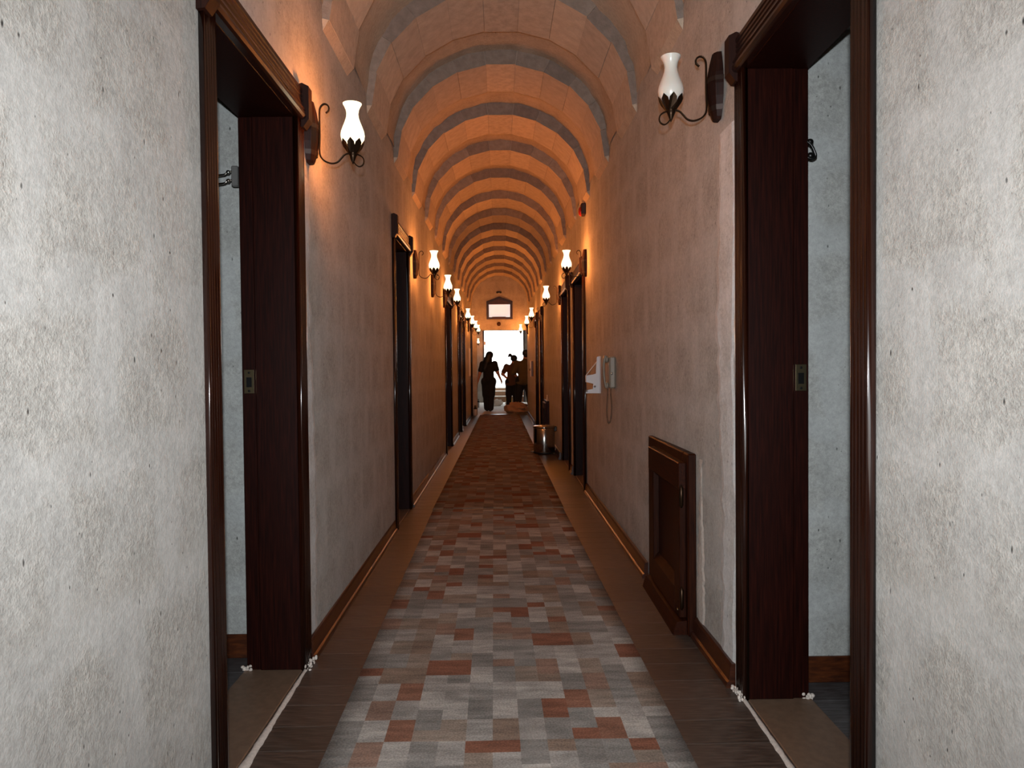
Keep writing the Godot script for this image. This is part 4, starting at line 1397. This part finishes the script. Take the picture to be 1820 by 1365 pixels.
func person(p: Dictionary) -> Node3D:
	var o := MeshInstance3D.new()
	o.name = numbered("person")
	var J: Dictionary = p.j
	var w: float = p.get("bulk", 1.0)
	var body := []
	var add := func(a: String, b: String, ra: float, rb: float): body.append([J[a], J[b], ra, rb])
	add.call("pelvis", "waist", 0.125 * w, 0.110 * w)
	add.call("waist", "chest", 0.110 * w, 0.125 * w)
	add.call("chest", "neck0", 0.115 * w, 0.060)
	add.call("neck0", "head0", 0.055, 0.052)
	for s in ["l", "r"]:
		add.call("chest", s + "sh", 0.085 * w, 0.058 * w)
		add.call(s + "sh", s + "el", 0.052 * w, 0.040 * w)
		add.call(s + "el", s + "wr", 0.040 * w, 0.027)
		add.call("pelvis", s + "hip", 0.105 * w, 0.100 * w)
		add.call(s + "hip", s + "kn", 0.090 * w, 0.056 * w)
		add.call(s + "kn", s + "an", 0.056 * w, 0.038)
		add.call(s + "an", s + "toe", 0.042, 0.030)
	var mb := MB.new(true)
	nets(mb, body, 0.014, 0.04)
	# head on a finer grid: skull, jaw, nose, ears, brow, lips
	var h: Vector3 = J.head
	var fw: Vector3 = p.face
	var rt := fw.cross(Vector3.UP).normalized()
	var hb := [[h + Vector3(0, 0.025, 0) - fw * 0.015, h + Vector3(0, 0.03, 0) + fw * 0.02, 0.088, 0.080], [h, h - Vector3(0, 0.065, 0) + fw * 0.035, 0.072, 0.042], [h - Vector3(0, 0.05, 0) - fw * 0.01, J.head0, 0.055, 0.052],
		[h + Vector3(0, 0.005, 0) + fw * 0.092, h - Vector3(0, 0.028, 0) + fw * 0.108, 0.009, 0.013], [h + rt * 0.03 + Vector3(0, 0.022, 0) + fw * 0.082, h - rt * 0.03 + Vector3(0, 0.022, 0) + fw * 0.082, 0.012, 0.012],
		[h + rt * 0.018 - Vector3(0, 0.058, 0) + fw * 0.080, h - rt * 0.018 - Vector3(0, 0.058, 0) + fw * 0.080, 0.009, 0.009]]
	for s in [-1.0, 1.0]:
		hb.append([h + rt * s * 0.084 + Vector3(0, 0.018, 0) - fw * 0.012, h + rt * s * 0.080 - Vector3(0, 0.022, 0), 0.015, 0.011])
	nets(mb, hb, 0.008, 0.02)
	for s in ["l", "r"]:
		var dir: Vector3 = (J[s + "wr"] - J[s + "el"]).normalized()
		if p.has(s + "hand"): dir = p[s + "hand"]
		var curl: Vector3 = p.get(s + "curl", fw * 0.3 + Vector3(-1 if s == "r" else 1, 0, 0) * 0.9)
		curl = (curl - dir * curl.dot(dir)).normalized()
		var sv := dir.cross(curl).normalized()
		if sv.dot(fw) < 0: sv = -sv
		nets(mb, hand_bones(J[s + "wr"], dir, sv, curl), 0.0055, 0.008)
	o.mesh = mb.done()
	o.material_override = M.skin
	o.position = p.at
	add_child(o)
	tag(o, p.label, "person")
	# clothes follow the body
	var g := 0.016
	var top := [[J.pelvis, J.waist, 0.125 * w + g, 0.110 * w + g], [J.waist, J.chest, 0.110 * w + g, 0.125 * w + g], [J.chest, J.neck0, 0.115 * w + g, 0.062 + g * 0.5]]
	for s in ["l", "r"]:
		top.append([J.chest, J[s + "sh"], 0.085 * w + g, 0.058 * w + g])
		top.append([J[s + "sh"], J[s + "sh"].lerp(J[s + "el"], p.get("sleeve", 0.7)), 0.054 * w + g, 0.050 * w + g * 1.3])
		top.append([J.pelvis, J[s + "hip"] + Vector3(0, -0.03, 0), 0.115 * w + g, 0.098 * w + g * 1.4])
	var tm := MB.new(true)
	nets(tm, top, 0.014, 0.04)
	part("top", tm.done(), p.top, o)
	var leg := []
	for s in ["l", "r"]:
		leg.append([J.pelvis, J[s + "hip"], 0.118 * w + g, 0.102 * w + g])
		leg.append([J[s + "hip"], J[s + "kn"], 0.094 * w + g, 0.062 * w + g * 1.6 + p.get("flare", 0.0)])
		leg.append([J[s + "kn"], J[s + "an"] + Vector3(0, 0.02, 0), 0.062 * w + g * 1.6, 0.046 + g * 1.5 + p.get("flare", 0.0)])
	var lm := MB.new(true)
	nets(lm, leg, 0.014, 0.035)
	part("trousers", lm.done(), p.trousers, o)
	for s in ["l", "r"]:
		var sh := MB.new(true)
		var a: Vector3 = J[s + "an"]
		var t: Vector3 = J[s + "toe"]
		nets(sh, [[Vector3(a.x, 0.042, a.z) - (t - a) * 0.25, Vector3(t.x, 0.036, t.z), 0.042, 0.036], [a, Vector3(a.x, 0.05, a.z), 0.044, 0.045]], 0.010, 0.02)
		part("shoe", sh.done(), M.shoe, o)
	var hm := MB.new(true)
	nets(hm, p.hair, 0.009, 0.025)
	part("hair", hm.done(), M.hair, o)
	return o

func build_people():
	var away := Vector3(0, 0, -1)
	# woman with long hair, walking away with her arms a little out
	var j := {"pelvis": Vector3(0, 0.90, 0), "waist": Vector3(0.005, 1.04, 0), "chest": Vector3(0.0, 1.22, 0), "neck0": Vector3(0.015, 1.39, 0.0), "head0": Vector3(0.025, 1.46, -0.01), "head": Vector3(0.035, 1.555, -0.02),
		"lsh": Vector3(-0.165, 1.33, 0), "rsh": Vector3(0.175, 1.335, 0), "lel": Vector3(-0.245, 1.08, 0.02), "lwr": Vector3(-0.31, 0.83, -0.02), "rel": Vector3(0.25, 1.10, 0.02), "rwr": Vector3(0.335, 0.90, -0.08),
		"lhip": Vector3(-0.085, 0.84, 0), "rhip": Vector3(0.085, 0.84, 0), "lkn": Vector3(-0.07, 0.47, -0.06), "rkn": Vector3(0.06, 0.47, 0.03), "lan": Vector3(-0.05, 0.085, -0.02), "ran": Vector3(0.045, 0.085, 0.14), "ltoe": Vector3(-0.055, 0.04, -0.17), "rtoe": Vector3(0.06, 0.04, -0.01)}
	var hd: Vector3 = j.head
	var hair := [[hd + Vector3(0, 0.03, 0.01), hd + Vector3(0, 0.03, 0.02), 0.104, 0.106], [hd + Vector3(-0.02, 0.0, 0.05), hd + Vector3(-0.07, -0.16, 0.075), 0.095, 0.105], [hd + Vector3(-0.07, -0.16, 0.075), hd + Vector3(-0.14, -0.36, 0.09), 0.105, 0.075], [hd + Vector3(-0.08, -0.08, 0.06), hd + Vector3(-0.20, -0.30, 0.05), 0.075, 0.055], [hd + Vector3(0.0, -0.10, 0.06), hd + Vector3(-0.02, -0.32, 0.09), 0.07, 0.06]]
	person({"j": j, "face": Vector3(0.35, 0, -0.94).normalized(), "at": Vector3(-0.335, 0, -20.6), "label": "long-haired person in dark clothes walking away with arms held slightly out", "top": M.black_cloth, "trousers": M.dark_trousers, "hair": hair, "bulk": 1.1, "flare": 0.022})
	# person with hair tied up, one hand on the hip
	j = {"pelvis": Vector3(0.0, 0.86, 0), "waist": Vector3(-0.005, 1.0, 0), "chest": Vector3(0.0, 1.16, 0), "neck0": Vector3(0.03, 1.31, 0.0), "head0": Vector3(0.05, 1.375, -0.01), "head": Vector3(0.06, 1.465, -0.02),
		"lsh": Vector3(-0.16, 1.255, 0), "rsh": Vector3(0.185, 1.25, 0), "lel": Vector3(-0.275, 1.04, 0.05), "lwr": Vector3(-0.135, 0.90, 0.0), "rel": Vector3(0.24, 1.0, -0.05), "rwr": Vector3(0.20, 0.80, -0.18),
		"lhip": Vector3(-0.085, 0.80, 0), "rhip": Vector3(0.085, 0.80, 0), "lkn": Vector3(-0.10, 0.45, -0.02), "rkn": Vector3(0.10, 0.45, 0.02), "lan": Vector3(-0.10, 0.085, 0.03), "ran": Vector3(0.10, 0.085, 0.05), "ltoe": Vector3(-0.12, 0.04, -0.12), "rtoe": Vector3(0.12, 0.04, -0.10)}
	hd = j.head
	hair = [[hd + Vector3(0, 0.03, 0.0), hd + Vector3(0, 0.03, 0.02), 0.098, 0.10], [hd + Vector3(-0.06, 0.09, 0.05), hd + Vector3(-0.11, 0.125, 0.06), 0.030, 0.044], [hd + Vector3(-0.11, 0.125, 0.06), hd + Vector3(-0.155, 0.085, 0.06), 0.042, 0.024]]
	person({"j": j, "face": away, "at": Vector3(0.335, 0, -21.3), "label": "shorter person with hair tied up in a tuft and one hand on the hip", "top": M.brown_cloth, "trousers": M.dark_trousers, "hair": hair, "bulk": 1.02, "lhand": Vector3(0.55, -0.35, -0.75).normalized(), "lcurl": Vector3(0.6, 0, -0.6)})
	# broad person in an olive shirt, half behind the wall
	j = {"pelvis": Vector3(0.0, 0.92, 0.02), "waist": Vector3(0.0, 1.07, 0.0), "chest": Vector3(0.0, 1.25, -0.03), "neck0": Vector3(0.03, 1.43, -0.05), "head0": Vector3(0.045, 1.50, -0.07), "head": Vector3(0.055, 1.60, -0.09),
		"lsh": Vector3(-0.20, 1.33, -0.03), "rsh": Vector3(0.215, 1.34, -0.03), "lel": Vector3(-0.30, 1.08, -0.02), "lwr": Vector3(-0.17, 0.93, -0.16), "rel": Vector3(0.28, 1.06, 0.0), "rwr": Vector3(0.27, 0.82, -0.08),
		"lhip": Vector3(-0.10, 0.86, 0), "rhip": Vector3(0.10, 0.86, 0), "lkn": Vector3(-0.15, 0.48, -0.03), "rkn": Vector3(0.15, 0.48, 0.0), "lan": Vector3(-0.17, 0.085, 0.02), "ran": Vector3(0.17, 0.085, 0.02), "ltoe": Vector3(-0.20, 0.04, -0.14), "rtoe": Vector3(0.20, 0.04, -0.14)}
	hd = j.head
	hair = [[hd + Vector3(0, 0.03, 0.0), hd + Vector3(0, 0.03, 0.02), 0.098, 0.10], [hd + Vector3(0, 0.0, 0.05), hd + Vector3(0, -0.05, 0.06), 0.07, 0.05]]
	person({"j": j, "face": away, "at": Vector3(0.66, 0, -20.5), "label": "broad person in an olive brown shirt standing half behind the doorway edge", "top": M.olive_cloth, "trousers": M.dark_trousers, "hair": hair, "bulk": 1.28, "sleeve": 0.95})
